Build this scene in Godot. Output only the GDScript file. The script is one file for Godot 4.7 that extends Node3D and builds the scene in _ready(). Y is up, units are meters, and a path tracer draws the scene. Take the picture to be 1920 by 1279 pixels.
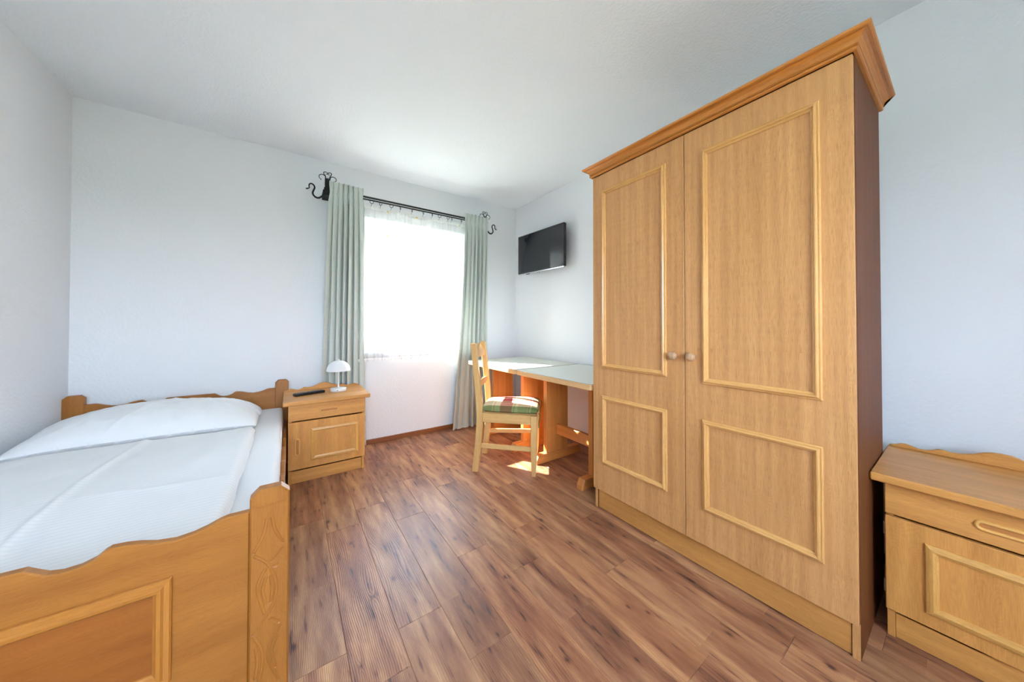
extends Node3D
# A small guest room seen from the corner opposite its window: single bed, bedside cabinets, two
# trestle tables with a chair, a big oak wardrobe. Window wall z = -3.185, left wall x = -1.12,
# right wall x = 2.275, ceiling y = 2.525. Units are metres.

const ZW := -3.185
const XL := -1.12
const XR := 2.275
const HC := 2.525
const ZF := 1.30

var taken := {}
var M := {}

# ------------------------------------------------------------------ mesh builder
class MB:
	var st := SurfaceTool.new()
	var grain := 0
	var off := Vector2.ZERO
	var sg := -1
	func _init(g := 0, o := Vector2.ZERO) -> void:
		st.begin(Mesh.PRIMITIVE_TRIANGLES)
		grain = g
		off = o
	func uv_of(p: Vector3, n: Vector3) -> Vector2:
		var a := (grain + 1) % 3
		var b := (grain + 2) % 3
		var na := absf(n[a])
		var nb := absf(n[b])
		if absf(n[grain]) > maxf(na, nb):
			return Vector2(p[a], p[b]) + off
		return Vector2(p[grain], p[b] if na > nb else p[a]) + off
	func tri(a: Vector3, b: Vector3, c: Vector3) -> void:
		var n := (b - a).cross(c - a)
		for p: Vector3 in [a, c, b]:
			st.set_smooth_group(sg)
			st.set_uv(uv_of(p, n))
			st.add_vertex(p)
	func tri_uv(a: Vector3, b: Vector3, c: Vector3, ua: Vector2, ub: Vector2, uc: Vector2) -> void:
		st.set_smooth_group(sg); st.set_uv(ua); st.add_vertex(a)
		st.set_smooth_group(sg); st.set_uv(uc); st.add_vertex(c)
		st.set_smooth_group(sg); st.set_uv(ub); st.add_vertex(b)
	func quad(a: Vector3, b: Vector3, c: Vector3, d: Vector3) -> void:
		tri(a, b, c)
		tri(a, c, d)
	func face(pts: Array, centre: Vector3) -> void:      # a flat convex face turned away from centre
		var mid := Vector3.ZERO
		for p: Vector3 in pts:
			mid += p
		mid /= pts.size()
		var n: Vector3 = (pts[1] - pts[0]).cross(pts[2] - pts[0])
		var q := pts
		if n.dot(mid - centre) < 0.0:
			q = pts.duplicate()
			q.reverse()
		for i in range(1, q.size() - 1):
			tri(q[0], q[i], q[i + 1])
	func box(lo: Vector3, hi: Vector3, bevel := 0.0015) -> MB:
		var c := (lo + hi) * 0.5
		var h := (hi - lo) * 0.5
		var b := minf(bevel, minf(h.x, minf(h.y, h.z)) * 0.6)
		for ax in 3:
			var u := (ax + 1) % 3
			var v := (ax + 2) % 3
			for s: float in [-1.0, 1.0]:
				var pts := []
				for k: Vector2 in [Vector2(-1, -1), Vector2(1, -1), Vector2(1, 1), Vector2(-1, 1)]:
					var p := Vector3.ZERO
					p[ax] = s * h[ax]
					p[u] = k.x * (h[u] - b)
					p[v] = k.y * (h[v] - b)
					pts.append(c + p)
				face(pts, c)
			if b > 0.0:
				for s1: float in [-1.0, 1.0]:
					for s2: float in [-1.0, 1.0]:
						var pts := []
						for k: Vector2 in [Vector2(-1, 0), Vector2(1, 0), Vector2(1, 1), Vector2(-1, 1)]:
							var p := Vector3.ZERO
							p[ax] = k.x * (h[ax] - b)
							p[u] = s1 * (h[u] - (b if k.y > 0.5 else 0.0))
							p[v] = s2 * (h[v] - (0.0 if k.y > 0.5 else b))
							pts.append(c + p)
						face(pts, c)
		if b > 0.0:
			for sx: float in [-1.0, 1.0]:
				for sy: float in [-1.0, 1.0]:
					for sz: float in [-1.0, 1.0]:
						var s := Vector3(sx, sy, sz)
						face([c + s * (h - Vector3(0, b, b)), c + s * (h - Vector3(b, 0, b)), c + s * (h - Vector3(b, b, 0))], c)
		return self
	func prism(poly: PackedVector2Array, depth: float, t := Transform3D(), bevel := 0.002) -> MB:
		# polygon in x-y, from z = 0 to depth, edges of both faces bevelled
		var pl := poly
		var area := 0.0
		for i in pl.size():
			area += pl[i].cross(pl[(i + 1) % pl.size()])
		if area < 0.0:
			pl = PackedVector2Array(pl)
			pl.reverse()
		var n := pl.size()
		var ins := PackedVector2Array()
		for i in n:
			var e1 := (pl[i] - pl[(i + n - 1) % n]).normalized()
			var e2 := (pl[(i + 1) % n] - pl[i]).normalized()
			var n1 := Vector2(-e1.y, e1.x)
			var n2 := Vector2(-e2.y, e2.x)
			var m := (n1 + n2)
			ins.append(pl[i] + m / maxf(0.6, 1.0 + n1.dot(n2)) * bevel)
		var idx := Geometry2D.triangulate_polygon(ins)
		for k in range(0, idx.size(), 3):
			var a := ins[idx[k]]
			var b := ins[idx[k + 1]]
			var c := ins[idx[k + 2]]
			if (b - a).cross(c - a) < 0.0:
				var w := b
				b = c
				c = w
			tri(t * Vector3(a.x, a.y, depth), t * Vector3(b.x, b.y, depth), t * Vector3(c.x, c.y, depth))
			tri(t * Vector3(a.x, a.y, 0), t * Vector3(c.x, c.y, 0), t * Vector3(b.x, b.y, 0))
		for i in n:
			var j := (i + 1) % n
			var a := pl[i]
			var b := pl[j]
			var ia := ins[i]
			var ib := ins[j]
			var d0 := bevel
			var d1 := depth - bevel
			quad(t * Vector3(a.x, a.y, d0), t * Vector3(b.x, b.y, d0), t * Vector3(b.x, b.y, d1), t * Vector3(a.x, a.y, d1))
			quad(t * Vector3(a.x, a.y, d1), t * Vector3(b.x, b.y, d1), t * Vector3(ib.x, ib.y, depth), t * Vector3(ia.x, ia.y, depth))
			quad(t * Vector3(ia.x, ia.y, 0), t * Vector3(ib.x, ib.y, 0), t * Vector3(b.x, b.y, d0), t * Vector3(a.x, a.y, d0))
		return self
	func loft(rings: Array, smooth := true, caps := true) -> MB:
		# rings of equal counts, each counter-clockwise seen from the end towards which they advance
		var was := sg
		sg = 1 if smooth else -1
		for k in rings.size() - 1:
			var r: Array = rings[k]
			var q: Array = rings[k + 1]
			var n := r.size()
			for i in n:
				var j := (i + 1) % n
				quad(r[i], r[j], q[j], q[i])
		sg = -1
		if caps:
			var first: Array = rings[0]
			var last: Array = rings[rings.size() - 1]
			for i in range(1, first.size() - 1):
				tri(first[0], first[i + 1], first[i])
				tri(last[0], last[i], last[i + 1])
		sg = was
		return self
	func lathe(profile: Array, at := Vector3.ZERO, b := Basis.IDENTITY, segs := 28, smooth := true) -> MB:
		# profile of (radius, height) upwards round the y axis of b
		var rings := []
		for p: Vector2 in profile:
			var r := []
			for i in segs:
				var a := -TAU * i / segs
				r.append(at + b * Vector3(p.x * cos(a), p.y, p.x * sin(a)))
			rings.append(r)
		return loft(rings, smooth, true)
	func tube(path: Array, radii: Variant, segs := 8, flat := 1.0) -> MB:
		var rings := []
		var up := Vector3.UP
		for i in path.size():
			var d: Vector3 = (path[mini(i + 1, path.size() - 1)] - path[maxi(i - 1, 0)]).normalized()
			if i == 0:
				up = Vector3.FORWARD if absf(d.z) < 0.9 else Vector3.UP
			up = (up - d * up.dot(d)).normalized()
			var side := d.cross(up)
			var rad: float = radii[i] if radii is Array else radii
			var ring := []
			for k in segs:
				var a := TAU * k / segs
				ring.append(path[i] + side * cos(a) * rad - up * sin(a) * rad * -flat)
			rings.append(ring)
		# orientation
		var c: Vector3 = path[0]
		var q0: Vector3 = rings[0][0]
		var q1: Vector3 = rings[0][1]
		var p0: Vector3 = rings[1][0]
		if (q1 - q0).cross(p0 - q0).dot((q0 + q1) * 0.5 - c) < 0.0:
			for r: Array in rings:
				r.reverse()
		return loft(rings, true, true)
	func grid(nu: int, nv: int, f: Callable, flip := false, uvs := Vector2.ONE) -> MB:
		sg = 1
		var rows := []
		for j in nv + 1:
			var row := PackedVector3Array()
			for i in nu + 1:
				row.append(f.call(float(i) / nu, float(j) / nv))
			rows.append(row)
		for j in nv:
			var r0: PackedVector3Array = rows[j]
			var r1: PackedVector3Array = rows[j + 1]
			for i in nu:
				var ua := Vector2(float(i) / nu, float(j) / nv) * uvs
				var ub := Vector2(float(i + 1) / nu, float(j) / nv) * uvs
				var uc := Vector2(float(i + 1) / nu, float(j + 1) / nv) * uvs
				var ud := Vector2(float(i) / nu, float(j + 1) / nv) * uvs
				if flip:
					tri_uv(r0[i], r1[i + 1], r0[i + 1], ua, uc, ub)
					tri_uv(r0[i], r1[i], r1[i + 1], ua, ud, uc)
				else:
					tri_uv(r0[i], r0[i + 1], r1[i + 1], ua, ub, uc)
					tri_uv(r0[i], r1[i + 1], r1[i], ua, uc, ud)
		sg = -1
		return self
	func soft_box(lo: Vector3, hi: Vector3, r: float, n := 14, wob: Variant = null) -> MB:
		# a box with round edges, as of a mattress
		var c := (lo + hi) * 0.5
		var h := (hi - lo) * 0.5
		sg = 1
		for ax in 3:
			var u := (ax + 1) % 3
			var v := (ax + 2) % 3
			for s: float in [-1.0, 1.0]:
				var rows := []
				for j in n + 1:
					var row := []
					for i in n + 1:
						var p := Vector3.ZERO
						p[ax] = s * h[ax]
						p[u] = h[u] * warp(float(i) / n * 2.0 - 1.0, r / h[u])
						p[v] = h[v] * warp(float(j) / n * 2.0 - 1.0, r / h[v])
						var q := Vector3(clampf(p.x, -h.x + r, h.x - r), clampf(p.y, -h.y + r, h.y - r), clampf(p.z, -h.z + r, h.z - r))
						p = q + (p - q).normalized() * r
						p += c
						if wob != null:
							p += wob.call(p)
						row.append(p)
					rows.append(row)
				for j in n:
					for i in n:
						if s > 0.0:
							quad(rows[j][i], rows[j][i + 1], rows[j + 1][i + 1], rows[j + 1][i])
						else:
							quad(rows[j][i], rows[j + 1][i], rows[j + 1][i + 1], rows[j][i + 1])
		sg = -1
		return self
	func warp(x: float, k: float) -> float:              # more samples near the rounded ends
		var a := absf(x)
		var cut := 0.6
		var y := a / cut * (1.0 - k) if a < cut else (1.0 - k) + (a - cut) / (1.0 - cut) * k
		return signf(x) * y
	func frame(w: float, h: float, profile: Array, t := Transform3D()) -> MB:
		# a mitred moulding round a w x h opening's outer edge: profile of (inwards, proud)
		for k in profile.size() - 1:
			var p: Vector2 = profile[k]
			var q: Vector2 = profile[k + 1]
			var o := [Vector2(-1, -1), Vector2(1, -1), Vector2(1, 1), Vector2(-1, 1)]
			for i in 4:
				var s: Vector2 = o[i]
				var e: Vector2 = o[(i + 1) % 4]
				var a := Vector3(s.x * (w / 2 - p.x), s.y * (h / 2 - p.x), p.y)
				var b := Vector3(e.x * (w / 2 - p.x), e.y * (h / 2 - p.x), p.y)
				var c := Vector3(e.x * (w / 2 - q.x), e.y * (h / 2 - q.x), q.y)
				var d := Vector3(s.x * (w / 2 - q.x), s.y * (h / 2 - q.x), q.y)
				grain = 0 if i % 2 == 0 else 1
				quad(t * a, t * b, t * c, t * d)
		return self
	func mesh() -> ArrayMesh:
		st.generate_normals()
		st.index()
		return st.commit()

# ------------------------------------------------------------------ naming and tagging
func numbered(called: String, parent: Node) -> String:
	var key := "%d/%s" % [parent.get_instance_id(), called]
	var n: int = taken.get(key, 0)
	taken[key] = n + 1
	return called if n == 0 else "%s_%03d" % [called, n]

func obj(called: String, mb: MB, mat: Material, parent: Node = self) -> MeshInstance3D:
	return obj_mesh(called, mb.mesh(), mat, parent)

func obj_mesh(called: String, mesh: Mesh, mat: Material, parent: Node = self) -> MeshInstance3D:
	var o := MeshInstance3D.new()
	o.name = numbered(called, parent)
	o.mesh = mesh
	o.material_override = mat
	parent.add_child(o, true)
	return o

func tag(o: Node, label: String, category: String, group := "") -> void:
	o.set_meta("label", label)
	o.set_meta("category", category)
	if group:
		o.set_meta("group", group)

func thing(called: String, label: String, category: String, at := Vector3.ZERO, turn := 0.0, group := "") -> Node3D:
	var o := Node3D.new()
	o.name = numbered(called, self)
	add_child(o, true)
	o.position = at
	o.rotation.y = turn
	tag(o, label, category, group)
	return o

func struct(called: String, mb: MB, mat: Material, parent: Node = self) -> MeshInstance3D:
	var o := obj(called, mb, mat, parent)
	if parent == self:
		o.set_meta("kind", "structure")
	return o

# ------------------------------------------------------------------ textures
func noise(freq: float, sd: int, oct := 3) -> FastNoiseLite:
	var n := FastNoiseLite.new()
	n.noise_type = FastNoiseLite.TYPE_SIMPLEX_SMOOTH
	n.seed = sd
	n.frequency = freq
	n.fractal_octaves = oct
	return n

func stretched(w: int, h: int, fw: int, fh: int, freq: float, sd: int, oct := 3) -> PackedByteArray:
	# grey noise drawn fw x fh and stretched to w x h: streaks along u
	var im := noise(freq, sd, oct).get_seamless_image(fw, fh, false, false, 0.2)
	im.convert(Image.FORMAT_L8)
	im.resize(w, h, Image.INTERPOLATE_CUBIC)
	return im.get_data()

func wood_texture(w: int, h: int, sd: int, streak: float, pores: float, strips: int, strip_amount: float, rings: float) -> ImageTexture:
	# near-white grain, u along the fibres; a material's colour gives the kind of wood
	var broad := stretched(w, h, 12, h / 6, 0.09, sd)
	var fine := stretched(w, h, w / 16, h, 0.35, sd + 1)
	var dash := stretched(w, h, w / 20, h, 0.5, sd + 2, 1)
	var warp := stretched(w, h, w / 32, h / 12, 0.12, sd + 3, 2)
	var rng := RandomNumberGenerator.new()
	rng.seed = sd
	var tone := PackedFloat32Array()
	var phase := PackedFloat32Array()
	for i in maxi(strips, 1):
		tone.append(rng.randf_range(-1, 1) * strip_amount)
		phase.append(rng.randf() * 9.0)
	var out := PackedByteArray()
	out.resize(w * h * 3)
	for y in h:
		var s := y * maxi(strips, 1) / h
		var tn := tone[s]
		for x in w:
			var i := y * w + x
			var v := 0.90 + tn + (broad[i] - 128) * 0.0011 * streak + (fine[i] - 128) * 0.0010 * streak
			if rings > 0.0:
				var k := sin(y * 0.30 + warp[i] * 0.22 + phase[s])
				v -= rings * k * k * k * k
			var p := dash[i]
			if p > 176:
				v -= pores * (p - 176) / 79.0
			v = clampf(v, 0.2, 1.0)
			var d := 1.0 - v
			out[i * 3] = int(255.0 * (1.0 - d * 0.85))
			out[i * 3 + 1] = int(255.0 * (1.0 - d * 1.08))
			out[i * 3 + 2] = int(255.0 * clampf(1.0 - d * 1.35, 0.0, 1.0))
	return ImageTexture.create_from_image(Image.create_from_data(w, h, false, Image.FORMAT_RGB8, out))

func floor_textures() -> Array:
	# six printed boards of rough-sawn pine under one another, u along the board
	var w := 1024
	var rows := 6
	var rh := 170
	var h := rows * rh
	var broad := stretched(w, h, 10, h / 12, 0.13, 31)
	var patch := stretched(w, h, 40, h / 3, 0.10, 32, 4)
	var fine := stretched(w, h, 56, h, 0.42, 33)
	var warp := stretched(w, h, 12, h / 14, 0.10, 34, 2)
	var spot := stretched(w, h, w / 5, h / 2, 0.10, 36, 3)
	var rng := RandomNumberGenerator.new()
	rng.seed = 77
	var out := PackedByteArray()
	out.resize(w * h * 3)
	var rel := PackedByteArray()
	rel.resize(w * h)
	for r in rows:
		var knots := []
		for k in rng.randi_range(1, 3):
			knots.append([rng.randf_range(40, w - 40), rng.randf_range(20, rh - 20), rng.randf_range(4.0, 8.0)])
		var tone := rng.randf_range(-0.07, 0.07)
		var lam := rng.randf_range(0.85, 1.4)
		for yy in rh:
			var y := r * rh + yy
			for x in w:
				var i := y * w + x
				var ph := yy * lam + (warp[i] - 128) * 0.12
				var dark := 0.0
				for kn: Array in knots:
					var dx: float = (x - kn[0]) * 0.42
					var dy: float = yy - kn[1]
					var d2 := dx * dx + dy * dy
					var s: float = kn[2]
					if d2 < s * s * 40.0:
						var e := exp(-d2 / (s * s * 5.0))
						ph += e * 7.0 * signf(dy)
						dark += 0.42 * exp(-d2 / (s * s * 0.8)) + 0.10 * e
				var line := 0.5 + 0.5 * sin(ph)
				line = line * line * line
				var f := (fine[i] - 128) / 128.0
				var pt := (patch[i] - 128) / 128.0
				var v := 0.66 + tone + (broad[i] - 128) * 0.0022 + pt * 0.17 + f * 0.11 - line * 0.14 - dark
				if spot[i] > 222:
					v -= (spot[i] - 222) * 0.010
				if pt < -0.50:
					v += (pt + 0.50) * 0.9
				v = clampf(v, 0.0, 1.0)
				# dark brown -> red brown -> tan
				var cr: float
				var cg: float
				var cb: float
				if v < 0.45:
					var k := v / 0.45
					cr = lerpf(74, 160, k); cg = lerpf(48, 106, k); cb = lerpf(44, 80, k)
				else:
					var k := (v - 0.45) / 0.55
					cr = lerpf(160, 232, k); cg = lerpf(106, 182, k); cb = lerpf(80, 136, k)
				out[i * 3] = int(cr)
				out[i * 3 + 1] = int(cg)
				out[i * 3 + 2] = int(cb)
				rel[i] = int(clampf(0.75 - line * 0.55 + f * 0.22 - dark * 0.5, 0.0, 1.0) * 255.0)
	return [ImageTexture.create_from_image(Image.create_from_data(w, h, false, Image.FORMAT_RGB8, out)), ImageTexture.create_from_image(Image.create_from_data(w, h, false, Image.FORMAT_L8, rel))]

func plaid_texture() -> ImageTexture:
	var n := 256
	var im := Image.create(n, n, false, Image.FORMAT_RGB8)
	var cream := Color(0.90, 0.86, 0.74)
	im.fill(cream)
	var red := Color(0.72, 0.20, 0.24)
	var green := Color(0.36, 0.46, 0.22)
	var tan_ := Color(0.66, 0.60, 0.44)
	var bands := [[0, 28, green, 0.85], [44, 50, red, 0.5], [74, 106, tan_, 0.55], [112, 146, red, 0.85], [150, 156, tan_, 0.6], [170, 206, tan_, 0.5], [206, 250, red, 0.75]]
	var across := [[0, 48, tan_, 0.55], [56, 60, red, 0.5], [86, 140, red, 0.6], [148, 152, green, 0.5], [166, 210, tan_, 0.5], [214, 218, red, 0.6], [226, 256, green, 0.55]]
	for y in n:
		for x in n:
			var c := cream
			var a := cream
			for b: Array in bands:
				if y >= b[0] and y < b[1]:
					c = cream.lerp(b[2], b[3])
			for b: Array in across:
				if x >= b[0] and x < b[1]:
					a = cream.lerp(b[2], b[3])
			var weave := 0.5 + (0.12 if (x + y) % 2 == 0 else -0.12)
			im.set_pixel(y, x, c.lerp(Color(c.r * a.r, c.g * a.g, c.b * a.b), 0.5).lerp(a, 0.28 * weave * 2.0))
	return ImageTexture.create_from_image(im)

func sheer_texture() -> ImageTexture:
	# voile: thin threads, denser hems, a scatter of small woven squares
	var w := 512
	var h := 640
	var im := Image.create(w, h, false, Image.FORMAT_RGBA8)
	im.fill(Color(1, 1, 1, 0.42))
	for y in h:
		if y < 14 or y > h - 12:
			for x in w:
				im.set_pixel(x, y, Color(1, 1, 1, 0.82))
	var spots := [[117, 13], [241, 14], [174, 59], [115, 115], [448, 14], [404, 74], [452, 111], [46, 163], [249, 116], [383, 134], [120, 330], [350, 360], [460, 400], [220, 440], [90, 500], [400, 520], [300, 560]]
	for s: Array in spots:
		for dy in range(-5, 6):
			for dx in range(-4, 5):
				var e := absi(dx) > 2 or absi(dy) > 3
				im.set_pixel(s[0] + dx, s[1] + dy, Color(1.0, 0.94, 0.76, 0.62) if e else Color(0.93, 0.80, 0.45, 0.78))
	return ImageTexture.create_from_image(im)

func noise_tex(n: int, freq: float, sd: int, oct := 3) -> NoiseTexture2D:
	var t := NoiseTexture2D.new()
	t.width = n
	t.height = n
	t.seamless = true
	t.generate_mipmaps = false
	t.noise = noise(freq, sd, oct)
	return t

func mat(called: String, c: Color, rough := 0.5, spec := 0.5) -> StandardMaterial3D:
	var m := StandardMaterial3D.new()
	m.resource_name = called
	m.albedo_color = c
	m.roughness = rough
	m.metallic_specular = spec
	M[called] = m
	return m

func wood(called: String, c: Color, tex: Texture2D, along: float, across: float, rough := 0.42, spec := 0.5, relief := 0.0) -> StandardMaterial3D:
	var m := mat(called, c, rough, spec)
	m.albedo_texture = tex
	m.uv1_scale = Vector3(1.0 / along, 1.0 / across, 1)
	if relief > 0.0:
		m.heightmap_enabled = true
		m.heightmap_texture = tex
		m.heightmap_scale = relief
	return m

func plaster(called: String, c: Color, tex: Texture2D, size: float, relief: float) -> void:
	var m := mat(called, c, 0.92, 0.3)
	m.uv1_triplanar = true
	m.uv1_world_triplanar = true
	m.uv1_scale = Vector3.ONE / size
	m.heightmap_enabled = true
	m.heightmap_texture = tex
	m.heightmap_scale = relief

func materials() -> void:
	var oak := wood_texture(1024, 1024, 5, 0.42, 0.24, 4, 0.020, 0.03)
	var beech := wood_texture(768, 512, 9, 0.45, 0.06, 1, 0.0, 0.025)
	wood("oak", Color(0.895, 0.68, 0.445), oak, 1.6, 0.52, 0.40, 0.5, 0.012)
	wood("oak_trim", Color(0.968, 0.765, 0.49), beech, 1.1, 0.5, 0.26, 0.6)
	wood("oak_shaded", Color(0.47, 0.275, 0.14), oak, 1.6, 0.52, 0.55, 0.35)  # same oak veneer as the doors, shade darkened into its colour
	wood("cornice", Color(0.87, 0.575, 0.267), beech, 1.1, 0.5, 0.40, 0.5)
	wood("beech", Color(0.925, 0.675, 0.37), beech, 1.1, 0.5, 0.40, 0.5)
	wood("beech_trim", Color(0.969, 0.755, 0.43), beech, 1.1, 0.5, 0.30, 0.5)
	wood("beech_deep", Color(0.80, 0.54, 0.29), beech, 1.1, 0.5, 0.45, 0.5)
	wood("alder", Color(0.715, 0.47, 0.195), beech, 1.1, 0.5, 0.38, 0.5)
	wood("alder_trim", Color(0.80, 0.54, 0.24), beech, 1.1, 0.5, 0.30, 0.5)
	wood("chair_wood", Color(0.969, 0.80, 0.535), beech, 1.1, 0.5, 0.30, 0.5)
	wood("table_wood", Color(0.91, 0.61, 0.325), beech, 1.1, 0.5, 0.38, 0.5)
	wood("table_edge", Color(0.939, 0.772, 0.550), beech, 1.1, 0.5, 0.40, 0.5)
	wood("knob_wood", Color(0.80, 0.66, 0.52), beech, 0.3, 0.14, 0.45, 0.5)
	mat("laminate", Color(0.897, 0.904, 0.857), 0.5, 0.4)
	mat("edging", Color(0.36, 0.27, 0.19), 0.5, 0.4)
	wood("plinth_wood", Color(0.87, 0.635, 0.36), beech, 1.1, 0.5, 0.45, 0.5)
	wood("alder_deep", Color(0.665, 0.40, 0.152), beech, 1.1, 0.5, 0.40, 0.5)
	wood("baseboard_wood", Color(0.60, 0.37, 0.22), beech, 1.1, 0.5, 0.45, 0.5)
	var orange_peel := noise_tex(512, 0.045, 3, 4)
	plaster("wall", Color(0.905, 0.915, 0.932), orange_peel, 0.55, 0.10)
	plaster("ceiling", Color(0.925, 0.945, 0.965), orange_peel, 0.45, 0.12)
	var ft := floor_textures()
	for k in 4:
		var m := mat("plank_%d" % k, [Color(0.91, 0.90, 0.87), Color(0.865, 0.855, 0.83), Color(0.91, 0.88, 0.84), Color(0.885, 0.875, 0.86)][k], 0.38, 0.5)
		m.albedo_texture = ft[0]
		m.heightmap_enabled = true
		m.heightmap_texture = ft[1]
		m.heightmap_scale = 0.06
	mat("joint", Color(0.12, 0.09, 0.08), 0.9, 0.2)
	var linen := mat("linen", Color(0.93, 0.935, 0.945), 0.85, 0.3)
	linen.rim_enabled = true
	linen.rim = 0.15
	var duvet := mat("duvet_cloth", Color(0.94, 0.945, 0.955), 0.75, 0.3)
	var stripes := Image.create(8, 64, false, Image.FORMAT_RGB8)
	for y in 64:
		for x in 8:
			stripes.set_pixel(x, y, Color(1, 1, 1) if y < 34 else Color(0.982, 0.982, 0.986))
	duvet.albedo_texture = ImageTexture.create_from_image(stripes)
	var cur := mat("curtain_cloth", Color(0.83, 0.868, 0.848), 0.9, 0.2)
	cur.cull_mode = BaseMaterial3D.CULL_DISABLED
	cur.backlight_enabled = true
	cur.backlight = Color(0.14, 0.15, 0.14)
	cur.rim_enabled = true
	cur.rim = 0.2
	var weave := noise_tex(256, 0.2, 8, 2)
	cur.uv1_scale = Vector3(6, 2, 1)
	cur.albedo_texture = ImageTexture.create_from_image(cloth_image())
	cur.heightmap_enabled = true
	cur.heightmap_texture = weave
	cur.heightmap_scale = 0.02
	var sh := mat("sheer_cloth", Color(1, 1, 1, 1), 0.9, 0.2)
	sh.albedo_texture = sheer_texture()
	sh.transparency = BaseMaterial3D.TRANSPARENCY_ALPHA
	sh.cull_mode = BaseMaterial3D.CULL_DISABLED
	sh.backlight_enabled = true
	sh.backlight = Color(0.14, 0.14, 0.14)
	mat("iron", Color(0.10, 0.105, 0.12), 0.55, 0.5).metallic = 0.3
	mat("screen", Color(0.17, 0.18, 0.20), 0.06, 0.6)
	mat("black_plastic", Color(0.07, 0.072, 0.08), 0.35, 0.5)
	mat("key_rubber", Color(0.50, 0.51, 0.53), 0.6, 0.4)
	mat("silver", Color(0.80, 0.82, 0.84), 0.25, 0.5).metallic = 0.8
	mat("steel", Color(0.62, 0.62, 0.62), 0.35, 0.5).metallic = 0.9
	mat("white_enamel", Color(0.92, 0.925, 0.935), 0.35, 0.5)
	mat("window_white", Color(0.93, 0.935, 0.94), 0.4, 0.5)
	mat("sill_stone", Color(0.80, 0.80, 0.80), 0.4, 0.5)
	var gl := mat("glass", Color(1, 1, 1, 0.03), 0.02, 0.5)
	gl.transparency = BaseMaterial3D.TRANSPARENCY_ALPHA
	mat("cushion", Color(1, 1, 1), 0.9, 0.2).albedo_texture = plaid_texture()
	mat("cushion_cord", Color(0.42, 0.52, 0.28), 0.9, 0.2)
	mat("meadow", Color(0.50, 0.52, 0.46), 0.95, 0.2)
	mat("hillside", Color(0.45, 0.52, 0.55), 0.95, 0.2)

func cloth_image() -> Image:
	var n := 256
	var a := stretched(n, n, n, 40, 0.5, 61, 2)
	var b := stretched(n, n, 40, n, 0.5, 62, 2)
	var out := PackedByteArray()
	out.resize(n * n)
	for i in n * n:
		out[i] = int(clampf(240.0 + (a[i] - 128) * 0.10 + (b[i] - 128) * 0.10, 0, 255))
	return Image.create_from_data(n, n, false, Image.FORMAT_L8, out)

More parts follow.
